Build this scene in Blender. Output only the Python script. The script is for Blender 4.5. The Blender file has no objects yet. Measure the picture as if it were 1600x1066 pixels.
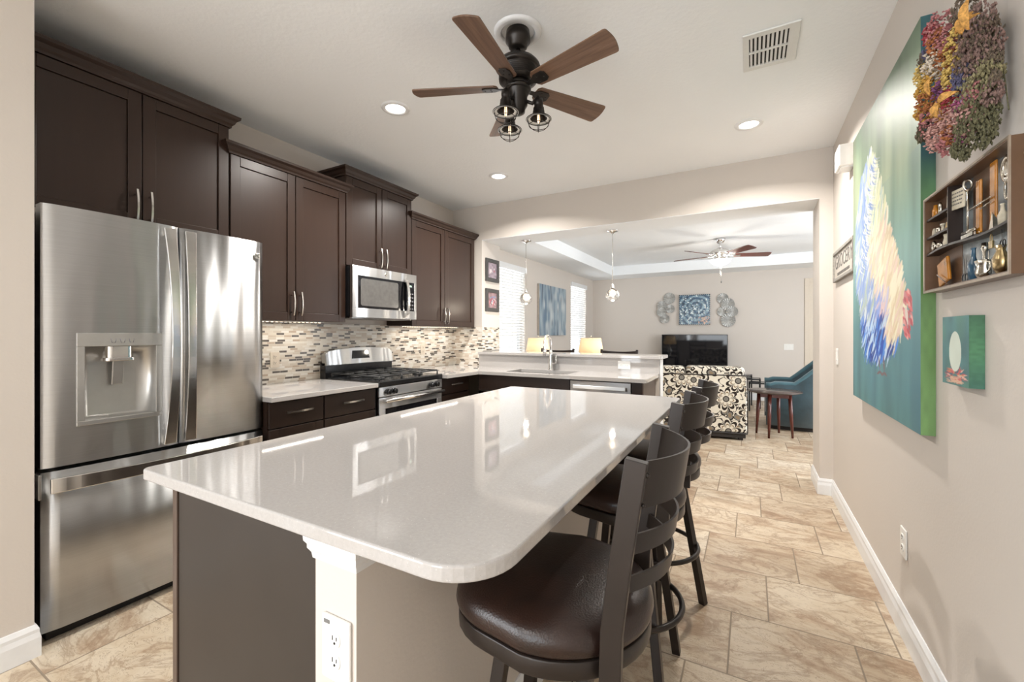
import bpy, bmesh, math, random
import numpy as np
from mathutils import Vector, Matrix
PI = math.pi
random.seed(7)
S = bpy.context.scene
COL = S.collection

# ---------------------------------------------------------------- camera, world, light, exposure
cam_d = bpy.data.cameras.new('camera')
cam_d.sensor_width = 36.0
cam_d.lens = 674.5 * 36.0 / 1600.0
cam_d.shift_y = -12.0 / 1600.0
cam_d.clip_start = 0.05
cam = bpy.data.objects.new('camera', cam_d)
cam.location = (0, 0, 1.273)
cam.rotation_euler = (PI / 2, 0, 0.505)
COL.objects.link(cam)
S.camera = cam

S.view_settings.view_transform = 'Standard'
S.view_settings.look = 'None'
S.view_settings.gamma = 1.0
S.view_settings.exposure = 0.88
S.view_settings.use_curve_mapping = False
try:
    S.cycles.use_denoising = True
    S.cycles.max_bounces = 10
    S.cycles.diffuse_bounces = 5
    S.cycles.glossy_bounces = 5
    S.cycles.transmission_bounces = 8
    S.cycles.caustics_reflective = False
    S.cycles.caustics_refractive = False
    S.cycles.sample_clamp_indirect = 6.0
except Exception:
    pass

W = bpy.data.worlds.new('sky')
S.world = W
W.use_nodes = True
W.node_tree.nodes['Background'].inputs[0].default_value = (0.93, 0.97, 1.0, 1)
W.node_tree.nodes['Background'].inputs[1].default_value = 2.2

def area_light(name, loc, rot, sx, sy, power, color=(1, 1, 1)):
    l = bpy.data.lights.new(name, 'AREA')
    l.shape = 'RECTANGLE'; l.size = sx; l.size_y = sy
    l.energy = power; l.color = color
    o = bpy.data.objects.new(name, l)
    o.location = loc; o.rotation_euler = rot
    COL.objects.link(o)
    return o

# daylight at the two left windows, plus three fill lights added for brightness
area_light('fill_rear', (-0.95, -4.9, 1.35), (PI / 2, 0, 0), 2.7, 2.1, 34, (0.87, 0.94, 1.0))  # added fill at an invented opening behind the camera
area_light('fill_left', (-2.44, -2.0, 1.35), (0, -PI / 2, 0), 1.7, 1.8, 52, (0.87, 0.94, 1.0))  # added fill set flush on the solid wall, which has no opening
area_light('fill_living', (3.1, 5.9, 1.5), (0, PI / 2, 0), 1.8, 2.1, 66, (0.88, 0.94, 1.0))  # added fill for an unseen, assumed living room window
area_light('daylight_window', (-3.17, 5.62, 1.5), (0, -PI / 2, 0), 1.5, 0.85, 7, (0.95, 0.98, 1.0))
area_light('daylight_window', (-3.17, 8.49, 1.5), (0, -PI / 2, 0), 1.5, 0.85, 7, (0.95, 0.98, 1.0))

# ---------------------------------------------------------------- materials
def _mat(name):
    m = bpy.data.materials.new(name); m.use_nodes = True
    nt = m.node_tree
    return m, nt, nt.nodes['Principled BSDF']

class NT:
    """small helper for building node graphs"""
    def __init__(s, nt): s.nt = nt
    def new(s, t, **kw):
        n = s.nt.nodes.new(t)
        for k, v in kw.items(): setattr(n, k, v)
        return n
    def put(s, sock, v):
        if hasattr(v, 'is_linked') or hasattr(v, 'links'): s.nt.links.new(v, sock)
        else: sock.default_value = v
    def math(s, op, a, b=0.0, c=None, clamp=False):
        n = s.new('ShaderNodeMath', operation=op, use_clamp=clamp)
        s.put(n.inputs[0], a); s.put(n.inputs[1], b)
        if c is not None: s.put(n.inputs[2], c)
        return n.outputs[0]
    def obj(s):
        g = s.new('ShaderNodeNewGeometry'); return g.outputs['Position']
    def local(s): return s.new('ShaderNodeTexCoord').outputs['Object']
    def sep(s, v):
        n = s.new('ShaderNodeSeparateXYZ'); s.nt.links.new(v, n.inputs[0]); return n.outputs
    def comb(s, x, y, z=0.0):
        n = s.new('ShaderNodeCombineXYZ')
        for i, v in enumerate((x, y, z)): s.put(n.inputs[i], v)
        return n.outputs[0]
    def scale(s, v, sc):
        n = s.new('ShaderNodeMapping'); s.nt.links.new(v, n.inputs[0]); n.inputs['Scale'].default_value = sc
        return n.outputs[0]
    def noise(s, v, scale, detail=3, rough=0.5, dist=0.0):
        n = s.new('ShaderNodeTexNoise'); s.nt.links.new(v, n.inputs['Vector'])
        n.inputs['Scale'].default_value = scale; n.inputs['Detail'].default_value = detail
        n.inputs['Roughness'].default_value = rough; n.inputs['Distortion'].default_value = dist
        return n.outputs['Fac']
    def rand(s, v):
        n = s.new('ShaderNodeTexWhiteNoise', noise_dimensions='3D'); s.nt.links.new(v, n.inputs['Vector'])
        return n.outputs['Value']
    def ramp(s, f, stops, interp='LINEAR'):
        n = s.new('ShaderNodeValToRGB'); n.color_ramp.interpolation = interp
        els = n.color_ramp.elements
        while len(els) > 1: els.remove(els[-1])
        els[0].position = stops[0][0]; els[0].color = (*stops[0][1], 1)
        for p, c in stops[1:]:
            e = els.new(p); e.color = (*c, 1)
        s.put(n.inputs[0], f)
        return n.outputs[0]
    def mix(s, f, a, b, mode='MIX'):
        n = s.new('ShaderNodeMix', data_type='RGBA', blend_type=mode)
        s.put(n.inputs[0], f)
        for i, v in ((6, a), (7, b)):
            if isinstance(v, tuple): n.inputs[i].default_value = (*v, 1) if len(v) == 3 else v
            else: s.nt.links.new(v, n.inputs[i])
        return n.outputs[2]
    def bump(s, h, strength, dist=0.01):
        n = s.new('ShaderNodeBump'); n.inputs['Strength'].default_value = strength
        n.inputs['Distance'].default_value = dist
        s.nt.links.new(h, n.inputs['Height']); return n.outputs[0]

def plain(name, col, rough=0.5, metal=0.0, var=0.06, scale=30, bump=0.0, coat=0.0, spec=0.5, stretch=(1, 1, 1), **kw):
    """principled surface whose colour and gloss vary slightly through procedural noise"""
    m, nt, b = _mat(name); g = NT(nt)
    v = g.scale(g.local(), stretch)
    n = g.noise(v, scale, 4)
    lo = tuple(c * (1 - var) for c in col); hi = tuple(min(1, c * (1 + var)) for c in col)
    nt.links.new(g.ramp(n, [(0.3, lo), (0.7, hi)]), b.inputs['Base Color'])
    b.inputs['Roughness'].default_value = rough
    b.inputs['Metallic'].default_value = metal
    b.inputs['Specular IOR Level'].default_value = spec
    b.inputs['Coat Weight'].default_value = coat
    for k, x in kw.items(): b.inputs[k].default_value = x
    if bump: nt.links.new(g.bump(n, bump, 0.004), b.inputs['Normal'])
    return m

def paint(name, col, scale=90, bump=0.12, rough=0.6):
    m, nt, b = _mat(name); g = NT(nt); p = g.obj()
    n = g.noise(p, scale, 3, 0.55)
    big = g.noise(p, 1.3, 2)
    c = g.ramp(big, [(0.3, tuple(x * 0.985 for x in col)), (0.7, tuple(min(1, x * 1.015) for x in col))])
    nt.links.new(c, b.inputs['Base Color'])
    b.inputs['Roughness'].default_value = rough
    b.inputs['Specular IOR Level'].default_value = 0.3
    nt.links.new(g.bump(n, bump, 0.004), b.inputs['Normal'])
    return m

def glow(name, col, strength):
    m = bpy.data.materials.new(name); m.use_nodes = True; nt = m.node_tree
    b = nt.nodes['Principled BSDF']
    b.inputs['Base Color'].default_value = (0.8, 0.8, 0.8, 1)
    b.inputs['Emission Color'].default_value = (*col, 1)
    b.inputs['Emission Strength'].default_value = strength
    return m

def steel(name, col=(0.56, 0.565, 0.57), rough=0.32, axis='Z', aniso=0.95, streak=0.05):
    m, nt, b = _mat(name); g = NT(nt)
    v = g.scale(g.obj(), (3, 3, 420) if axis == 'Z' else (420, 420, 3))
    n = g.noise(v, 1.0, 3, 0.6)
    nt.links.new(g.ramp(n, [(0.3, tuple(c * (1 - streak) for c in col)), (0.7, tuple(c * (1 + streak) for c in col))]), b.inputs['Base Color'])
    b.inputs['Metallic'].default_value = 1.0
    b.inputs['Roughness'].default_value = rough
    b.inputs['Anisotropic'].default_value = aniso
    nt.links.new(g.comb(0.0, 0.0, 1.0), b.inputs['Tangent'])
    # slow waviness of the sheet metal
    w = g.noise(g.scale(g.obj(), (1, 7.0, 0.8)), 1.0, 1, 0.4)
    nt.links.new(g.bump(w, 0.55, 0.03), b.inputs['Normal'])
    return m

M = {}
M['wall'] = paint('wall_paint', (0.63, 0.58, 0.53))
M['ceiling'] = paint('ceiling_paint', (0.89, 0.915, 0.935), scale=45, bump=0.35, rough=0.85)
M['trim'] = plain('white_trim', (0.78, 0.79, 0.80), 0.35, var=0.02)
M['white'] = plain('white_plastic', (0.80, 0.79, 0.76), 0.35, var=0.02)
M['steel'] = steel('brushed_steel')
M['steel_dark'] = steel('brushed_steel_dark', (0.30, 0.29, 0.285), 0.28)
M['nickel'] = plain('satin_nickel', (0.72, 0.70, 0.67), 0.22, 1.0, var=0.03)
M['chrome'] = plain('chrome', (0.78, 0.77, 0.76), 0.1, 1.0, var=0.02)
M['black'] = plain('black_enamel', (0.012, 0.012, 0.013), 0.18, var=0.1)
M['blackglass'] = plain('black_glass', (0.008, 0.008, 0.01), 0.05, var=0.1)
M['iron'] = plain('cast_iron', (0.02, 0.02, 0.02), 0.5, var=0.2, bump=0.3, scale=200)
M['darkgrey'] = plain('dark_grey_metal', (0.05, 0.048, 0.047), 0.4, var=0.1)
M['rubber'] = plain('dark_gap', (0.015, 0.013, 0.012), 0.8)
M['bronze'] = plain('oil_rubbed_bronze', (0.030, 0.025, 0.022), 0.33, 0.6, var=0.15)
M['grille'] = plain('vent_white', (0.74, 0.74, 0.72), 0.4, var=0.02)

def wood(name, col, rough=0.32, coat=0.25, grain=0.12, axis=2):
    m, nt, b = _mat(name); g = NT(nt)
    st = [28, 28, 28]; st[axis] = 1.6
    n = g.noise(g.scale(g.obj(), tuple(st)), 1.0, 4, 0.6, 0.3)
    big = g.noise(g.obj(), 2.2, 2)
    f = g.math('ADD', g.math('MULTIPLY', n, 0.6), g.math('MULTIPLY', big, 0.4))
    nt.links.new(g.ramp(f, [(0.3, tuple(c * (1 - grain) for c in col)), (0.7, tuple(c * (1 + grain) for c in col))]), b.inputs['Base Color'])
    b.inputs['Roughness'].default_value = rough
    b.inputs['Coat Weight'].default_value = coat
    b.inputs['Specular IOR Level'].default_value = 0.38
    b.inputs['Coat Roughness'].default_value = 0.3
    return m
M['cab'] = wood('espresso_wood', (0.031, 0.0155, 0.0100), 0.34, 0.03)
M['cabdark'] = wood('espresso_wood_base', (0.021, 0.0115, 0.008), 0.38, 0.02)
M['endpanel'] = plain('island_end_panel', (0.030, 0.023, 0.019), 0.42, var=0.12, scale=4)
M['cherry'] = wood('cherry_wood', (0.085, 0.018, 0.012), 0.25)

def quartz():
    m, nt, b = _mat('quartz_counter'); g = NT(nt); p = g.obj()
    vo = g.new('ShaderNodeTexVoronoi'); nt.links.new(p, vo.inputs['Vector']); vo.inputs['Scale'].default_value = 260
    sp = g.math('LESS_THAN', vo.outputs['Distance'], 0.22)
    r = g.rand(g.scale(vo.outputs['Position'], (37, 37, 37)))
    sel = g.math('MULTIPLY', sp, g.math('GREATER_THAN', r, 0.72))
    tone = g.ramp(r, [(0.72, (0.36, 0.31, 0.27)), (0.9, (0.55, 0.52, 0.48)), (1.0, (0.85, 0.84, 0.82))])
    n = g.noise(p, 120, 3, 0.7)
    base = g.ramp(n, [(0.35, (0.44, 0.42, 0.405)), (0.65, (0.48, 0.46, 0.445))])
    nt.links.new(g.mix(g.math('MULTIPLY', sel, 0.6), base, tone), b.inputs['Base Color'])
    b.inputs['Roughness'].default_value = 0.035
    b.inputs['Specular IOR Level'].default_value = 0.55
    return m
M['quartz'] = quartz()

def floor_tiles():
    m, nt, b = _mat('travertine_tile'); g = NT(nt); p = g.obj(); x, y, z = g.sep(p)
    PY, PX = 0.4125, 0.447
    v = g.math('DIVIDE', g.math('SUBTRACT', y, 1.80), PY)
    row = g.math('FLOOR', v)
    sh = g.math('SUBTRACT', g.math('MULTIPLY', row, 0.147), 0.077)
    u = g.math('DIVIDE', g.math('SUBTRACT', x, sh), PX)
    colm = g.math('FLOOR', u)
    fu = g.math('FRACT', u); fv = g.math('FRACT', v)
    eu = g.math('MULTIPLY', g.math('MINIMUM', fu, g.math('SUBTRACT', 1.0, fu)), PX)
    ev = g.math('MULTIPLY', g.math('MINIMUM', fv, g.math('SUBTRACT', 1.0, fv)), PY)
    e = g.math('MINIMUM', eu, ev)
    grout = g.math('LESS_THAN', e, 0.0032)
    cid = g.comb(colm, row, 3.3)
    r = g.rand(cid)
    # each tile shows its own piece of stone
    off = g.comb(g.math('MULTIPLY', r, 31.0), g.math('MULTIPLY', g.rand(g.comb(row, colm, 9.1)), 17.0), 0.0)
    add = g.new('ShaderNodeVectorMath', operation='ADD'); nt.links.new(p, add.inputs[0]); nt.links.new(off, add.inputs[1])
    q = g.scale(add.outputs[0], (1.0, 1.75, 1))
    vein = g.noise(q, 2.4, 9, 0.72, 0.55)
    fine = g.noise(q, 22, 6, 0.8, 0.3)
    base = g.ramp(vein, [(0.30, (0.30, 0.205, 0.135)), (0.42, (0.47, 0.365, 0.265)), (0.50, (0.58, 0.495, 0.38)), (0.60, (0.64, 0.565, 0.455)), (0.74, (0.50, 0.41, 0.315))])
    rid = g.math('ABSOLUTE', g.math('SUBTRACT', g.noise(q, 3.2, 6, 0.62, 1.1), 0.5))
    base = g.mix(g.math('MULTIPLY', g.math('SUBTRACT', 1.0, g.math('MINIMUM', g.math('MULTIPLY', rid, 22.0), 1.0)), 0.55), base, (0.27, 0.175, 0.11))
    rid2 = g.math('ABSOLUTE', g.math('SUBTRACT', g.noise(q, 7.0, 5, 0.7, 1.6), 0.47))
    base = g.mix(g.math('MULTIPLY', g.math('LESS_THAN', rid2, 0.007), 0.6), base, (0.24, 0.165, 0.11))
    pit = g.math('MULTIPLY', g.math('GREATER_THAN', fine, 0.62), g.math('GREATER_THAN', g.noise(q, 4.0, 2), 0.52))
    base = g.mix(g.math('MULTIPLY', pit, 0.55), base, (0.22, 0.15, 0.10))
    tint = g.ramp(r, [(0.0, (0.82, 0.76, 0.70)), (0.5, (0.97, 0.94, 0.90)), (1.0, (1.0, 1.0, 1.0))])
    base = g.mix(1.0, base, tint, 'MULTIPLY')
    colr = g.mix(grout, base, (0.27, 0.215, 0.16))
    nt.links.new(colr, b.inputs['Base Color'])
    nt.links.new(g.ramp(grout, [(0, (0.36,) * 3), (1, (0.8,) * 3)]), b.inputs['Roughness'])
    h = g.math('ADD', g.math('MULTIPLY', g.math('MINIMUM', e, 0.006), 60), g.math('MULTIPLY', fine, 0.10))
    nt.links.new(g.bump(h, 0.5, 0.004), b.inputs['Normal'])
    b.inputs['Specular IOR Level'].default_value = 0.4
    return m
M['floor'] = floor_tiles()

def mosaic():
    m, nt, b = _mat('linear_mosaic_tile'); g = NT(nt); p = g.obj(); x, y, z = g.sep(p)
    h = g.math('ADD', x, y)
    RH, TL = 0.0168, 0.062
    v = g.math('DIVIDE', z, RH); row = g.math('FLOOR', v)
    r0 = g.rand(g.comb(row, 5.0, 1.0))
    u = g.math('ADD', g.math('DIVIDE', h, TL), g.math('MULTIPLY', r0, 7.0))
    cel = g.math('FLOOR', u)
    fu = g.math('FRACT', u); fv = g.math('FRACT', v)
    e = g.math('MINIMUM', g.math('MULTIPLY', g.math('MINIMUM', fu, g.math('SUBTRACT', 1.0, fu)), TL),
               g.math('MULTIPLY', g.math('MINIMUM', fv, g.math('SUBTRACT', 1.0, fv)), RH))
    grout = g.math('LESS_THAN', e, 0.0011)
    r = g.rand(g.comb(cel, row, 2.0))
    c = g.ramp(r, [(0.0, (0.022, 0.013, 0.010)), (0.17, (0.53, 0.44, 0.35)), (0.30, (0.64, 0.575, 0.49)), (0.48, (0.72, 0.68, 0.61)),
                   (0.66, (0.56, 0.49, 0.41)), (0.76, (0.76, 0.73, 0.68)), (0.94, (0.42, 0.32, 0.24))], 'CONSTANT')
    mott = g.noise(p, 60, 3)
    c = g.mix(g.math('MULTIPLY', mott, 0.25), c, (0.60, 0.54, 0.46))
    nt.links.new(g.mix(grout, c, (0.64, 0.59, 0.52)), b.inputs['Base Color'])
    nt.links.new(g.ramp(g.math('MAXIMUM', grout, g.math('MULTIPLY', g.math('GREATER_THAN', r, 0.45), 0.5)), [(0, (0.28,) * 3), (1, (0.6,) * 3)]), b.inputs['Roughness'])
    nt.links.new(g.bump(g.math('MINIMUM', e, 0.002), 0.6, 0.5), b.inputs['Normal'])
    return m
M['mosaic'] = mosaic()

def leather():
    m, nt, b = _mat('brown_leather'); g = NT(nt); p = g.local()
    vo = g.new('ShaderNodeTexVoronoi'); nt.links.new(p, vo.inputs['Vector']); vo.inputs['Scale'].default_value = 260
    n = g.noise(p, 9, 4)
    nt.links.new(g.ramp(n, [(0.3, (0.009, 0.004, 0.003)), (0.7, (0.028, 0.012, 0.008))]), b.inputs['Base Color'])
    b.inputs['Roughness'].default_value = 0.31
    b.inputs['Specular IOR Level'].default_value = 0.5
    nt.links.new(g.bump(vo.outputs['Distance'], 0.22, 0.0012), b.inputs['Normal'])
    return m
M['leather'] = leather()
M['stoolmetal'] = plain('bronze_powder_coat', (0.022, 0.0155, 0.0125), 0.34, 0.3, var=0.1, scale=12)

def floral():
    """cream upholstery with large outlined flowers, leaves and vines"""
    m, nt, b = _mat('floral_fabric'); g = NT(nt)
    x, y, z = g.sep(g.local())
    P = g.comb(g.math('ADD', x, g.math('MULTIPLY', y, 0.6)), g.math('ADD', z, g.math('MULTIPLY', y, 0.45)), 0.0)
    wob = g.noise(P, 6, 2)
    def flowers(scale, petals, jit, seed):
        vo = g.new('ShaderNodeTexVoronoi', voronoi_dimensions='2D'); vo.inputs['Scale'].default_value = scale
        vo.inputs['Randomness'].default_value = jit
        mp = g.new('ShaderNodeMapping'); nt.links.new(P, mp.inputs[0]); mp.inputs['Location'].default_value = (seed, seed * 1.7, 0)
        nt.links.new(mp.outputs[0], vo.inputs['Vector'])
        sub = g.new('ShaderNodeVectorMath', operation='SUBTRACT'); nt.links.new(mp.outputs[0], sub.inputs[0]); nt.links.new(vo.outputs['Position'], sub.inputs[1])
        dx, dy, _ = g.sep(sub.outputs[0])
        r = g.math('MULTIPLY', g.math('SQRT', g.math('ADD', g.math('MULTIPLY', dx, dx), g.math('MULTIPLY', dy, dy))), scale)
        rn = g.rand(g.scale(vo.outputs['Position'], (13, 17, 1)))
        a = g.math('ADD', g.math('ARCTAN2', dy, dx), g.math('MULTIPLY', rn, 6.28))
        lobe = g.math('ABSOLUTE', g.math('COSINE', g.math('MULTIPLY', a, petals / 2)))
        R = g.math('ADD', 0.15, g.math('MULTIPLY', g.math('POWER', lobe, 0.5), 0.29))
        return g.math('DIVIDE', r, R), rn, lobe, r
    cream = (0.70, 0.655, 0.56); dark = (0.030, 0.022, 0.018); grey = (0.20, 0.19, 0.17); tan = (0.26, 0.19, 0.12)
    vine = g.math('ABSOLUTE', g.math('SUBTRACT', g.noise(P, 5.5, 1, 0.4, 1.8), 0.5))
    c = g.mix(g.math('LESS_THAN', vine, 0.028), cream, dark)
    # leaves
    t, rn, lobe, r = flowers(7.5, 2, 0.9, 3.1)
    c = g.mix(g.math('LESS_THAN', t, 1.0), c, dark)
    c = g.mix(g.math('LESS_THAN', t, 0.72), c, grey)
    c = g.mix(g.math('LESS_THAN', t, 0.42), c, tan)
    # large flowers
    t, rn, lobe, r = flowers(3.3, 8, 0.7, 0.0)
    c = g.mix(g.math('LESS_THAN', t, 1.22), c, cream)
    c = g.mix(g.math('LESS_THAN', t, 1.04), c, dark)
    c = g.mix(g.math('LESS_THAN', t, 0.80), c, cream)
    c = g.mix(g.math('LESS_THAN', t, 0.66), c, tan)
    c = g.mix(g.math('LESS_THAN', t, 0.56), c, cream)
    c = g.mix(g.math('LESS_THAN', r, 0.12), c, dark)
    c = g.mix(g.math('LESS_THAN', r, 0.085), c, grey)
    nt.links.new(c, b.inputs['Base Color'])
    b.inputs['Roughness'].default_value = 0.85
    b.inputs['Specular IOR Level'].default_value = 0.2
    nt.links.new(g.bump(g.noise(g.local(), 400, 2), 0.3, 0.002), b.inputs['Normal'])
    return m
M['floral'] = floral()
M['piping'] = plain('dark_piping', (0.025, 0.02, 0.018), 0.8)
M['teal'] = plain('teal_velvet', (0.015, 0.042, 0.056), 0.75, var=0.18, scale=14, bump=0.15, **{'Sheen Weight': 0.6})

def art_mat(name='painted_canvas', rough=0.45):
    m, nt, b = _mat(name); g = NT(nt)
    a = g.new('ShaderNodeVertexColor'); a.layer_name = 'paint'
    n = g.noise(g.obj(), 350, 3)
    nt.links.new(a.outputs[0], b.inputs['Base Color'])
    b.inputs['Roughness'].default_value = rough
    nt.links.new(g.bump(n, 0.25, 0.002), b.inputs['Normal'])
    return m
M['art'] = art_mat()
M['artgloss'] = art_mat('glossy_tile_art', 0.15)

def fanwood():
    m, nt, b = _mat('walnut_blade'); g = NT(nt)
    n = g.noise(g.scale(g.local(), (2.2, 38, 38)), 1.0, 5, 0.65, 0.5)
    nt.links.new(g.ramp(n, [(0.25, (0.075, 0.038, 0.021)), (0.5, (0.155, 0.085, 0.052)), (0.75, (0.25, 0.155, 0.105))]), b.inputs['Base Color'])
    b.inputs['Roughness'].default_value = 0.4
    return m
M['blade'] = fanwood()
M['blade2'] = wood('mahogany_blade', (0.10, 0.028, 0.02), 0.25)
M['lamp'] = glow('lamp_glow', (1.0, 0.95, 0.88), 4)
M['globe'] = glow('frosted_glass_glow', (1.0, 0.95, 0.87), 1.6)
M['bulb'] = glow('filament_bulb', (1.0, 0.66, 0.36), 1.3)

def translucent(name, col, tr=0.5, rough=0.7):
    m, nt, b = _mat(name); g = NT(nt)
    n = g.noise(g.local(), 220, 2)
    c = g.ramp(n, [(0.3, tuple(x * 0.96 for x in col)), (0.7, col)])
    nt.links.new(c, b.inputs['Base Color']); b.inputs['Roughness'].default_value = rough
    t = g.new('ShaderNodeBsdfTranslucent'); nt.links.new(c, t.inputs[0])
    mx = g.new('ShaderNodeMixShader'); mx.inputs[0].default_value = tr
    nt.links.new(b.outputs[0], mx.inputs[1]); nt.links.new(t.outputs[0], mx.inputs[2])
    nt.links.new(mx.outputs[0], nt.nodes['Material Output'].inputs[0])
    return m
M['shade'] = translucent('linen_shade', (0.86, 0.76, 0.60), 0.45)
M['slat'] = translucent('blind_slat', (0.86, 0.86, 0.85), 0.18, 0.5)

def glass(name, col=(1, 1, 1), rough=0.02, crack=False):
    m, nt, b = _mat(name); g = NT(nt)
    b.inputs['Base Color'].default_value = (*col, 1)
    b.inputs['Transmission Weight'].default_value = 1.0
    b.inputs['Roughness'].default_value = rough
    if crack:
        vo = g.new('ShaderNodeTexVoronoi', feature='DISTANCE_TO_EDGE'); nt.links.new(g.local(), vo.inputs['Vector']); vo.inputs['Scale'].default_value = 70
        nt.links.new(g.bump(vo.outputs['Distance'], 0.9, 0.006), b.inputs['Normal'])
    return m
M['glass'] = glass('clear_glass')
M['crackle'] = glass('crackle_glass', (1.0, 0.95, 0.9), 0.08, True)

# ---------------------------------------------------------------- mesh helpers
OFF = {}
class MB:
    def __init__(s): s.v = []; s.f = []; s.sm = []
    def add(s, vs, fs, smooth=False, mat=None):
        k = len(s.v)
        s.v += [tuple(mat @ Vector(p)) if mat else tuple(p) for p in vs]
        s.f += [tuple(i + k for i in f) for f in fs]; s.sm += [smooth] * len(fs)
        return s
    def box(s, x0, x1, y0, y1, z0, z1, mat=None):
        vs = [(x0, y0, z0), (x1, y0, z0), (x1, y1, z0), (x0, y1, z0), (x0, y0, z1), (x1, y0, z1), (x1, y1, z1), (x0, y1, z1)]
        return s.add(vs, [(0, 3, 2, 1), (4, 5, 6, 7), (0, 1, 5, 4), (1, 2, 6, 5), (2, 3, 7, 6), (3, 0, 4, 7)], False, mat)
    def prism(s, pts, z0, z1, mat=None, smooth=False):
        n = len(pts)
        vs = [(x, y, z0) for x, y in pts] + [(x, y, z1) for x, y in pts]
        s.add(vs, [tuple(range(n))[::-1], tuple(range(n, 2 * n))], False, mat)
        k = len(s.v) - 2 * n
        s.f += [(k + i, k + (i + 1) % n, k + n + (i + 1) % n, k + n + i) for i in range(n)]; s.sm += [smooth] * n
        return s
    def lathe(s, prof, c=(0, 0, 0), seg=24, mat=None, smooth=True, cap=True):
        n = len(prof); vs = []
        for j in range(seg):
            a = 2 * PI * j / seg
            for r, z in prof: vs.append((c[0] + r * math.cos(a), c[1] + r * math.sin(a), c[2] + z))
        fs = []
        for j in range(seg):
            k = (j + 1) % seg
            for i in range(n - 1): fs.append((j * n + i, k * n + i, k * n + i + 1, j * n + i + 1))
        if cap and prof[0][0] > 1e-6: fs.append(tuple(j * n for j in range(seg))[::-1])
        if cap and prof[-1][0] > 1e-6: fs.append(tuple(j * n + n - 1 for j in range(seg)))
        return s.add(vs, fs, smooth, mat)
    def tube(s, pts, r, seg=8, closed=False, mat=None, cap=True, smooth=True, square=None):
        P = [Vector(p) for p in pts]; n = len(P); R = r if isinstance(r, (list, tuple)) else [r] * n
        vs = []; ref = None
        for i in range(n):
            a = P[i - 1] if (i > 0 or closed) else P[i]
            b = P[(i + 1) % n] if (i < n - 1 or closed) else P[i]
            t = (b - a).normalized()
            if ref is None: ref = Vector((0, 0, 1)) if abs(t.z) < 0.9 else Vector((0, 1, 0))
            u = ref - t * ref.dot(t)
            if u.length < 1e-4: u = Vector((1, 0, 0)) - t * t.x
            u.normalize(); ref = u; w = t.cross(u)
            if square:
                for du, dw in ((1, 1), (-1, 1), (-1, -1), (1, -1)): vs.append(P[i] + u * du * square[0] / 2 + w * dw * square[1] / 2)
            else:
                for j in range(seg):
                    an = 2 * PI * j / seg
                    vs.append(P[i] + (u * math.cos(an) + w * math.sin(an)) * R[i])
        m = 4 if square else seg; fs = []
        for i in range(n if closed else n - 1):
            k = (i + 1) % n
            for j in range(m): l = (j + 1) % m; fs.append((i * m + j, i * m + l, k * m + l, k * m + j))
        if cap and not closed: fs.append(tuple(range(m))[::-1]); fs.append(tuple(range((n - 1) * m, n * m)))
        return s.add(vs, fs, smooth and not square, mat)
    def cyl(s, a, b, r, seg=16, r2=None):
        return s.tube([a, b], [r, r if r2 is None else r2], seg)
    def ball(s, c, r, seg=16, rings=10, sc=(1, 1, 1), mat=None):
        pr = [(max(0, r * math.sin(PI * i / rings)), -r * math.cos(PI * i / rings)) for i in range(rings + 1)]
        T = Matrix.Translation(c) @ Matrix.Diagonal((*sc, 1))
        return s.lathe([(x, z) for x, z in pr], seg=seg, mat=(mat @ T) if mat else T)
    def sweep(s, path, prof, closed=False, smooth=False):
        """profile of (outward, z) points mitred along a plan path; outward = right of travel"""
        n = len(path); m = len(prof); vs = []
        for i in range(n):
            p = Vector(path[i])
            d1 = (Vector(path[i]) - Vector(path[i - 1])).normalized() if (i > 0 or closed) else None
            d2 = (Vector(path[(i + 1) % n]) - p).normalized() if (i < n - 1 or closed) else None
            d1 = d1 or d2; d2 = d2 or d1
            n1 = Vector((d1.y, -d1.x)); n2 = Vector((d2.y, -d2.x))
            b = (n1 + n2); b = b / b.length_squared * 2 if b.length > 1e-6 else n1
            for o, z in prof: vs.append((p.x + b.x * o, p.y + b.y * o, z))
        fs = []
        for i in range(n if closed else n - 1):
            k = (i + 1) % n
            for j in range(m): l = (j + 1) % m; fs.append((i * m + j, k * m + j, k * m + l, i * m + l))
        if not closed: fs += [tuple(range(m)), tuple(range((n - 1) * m, n * m))[::-1]]
        return s.add(vs, fs, smooth)

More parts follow.
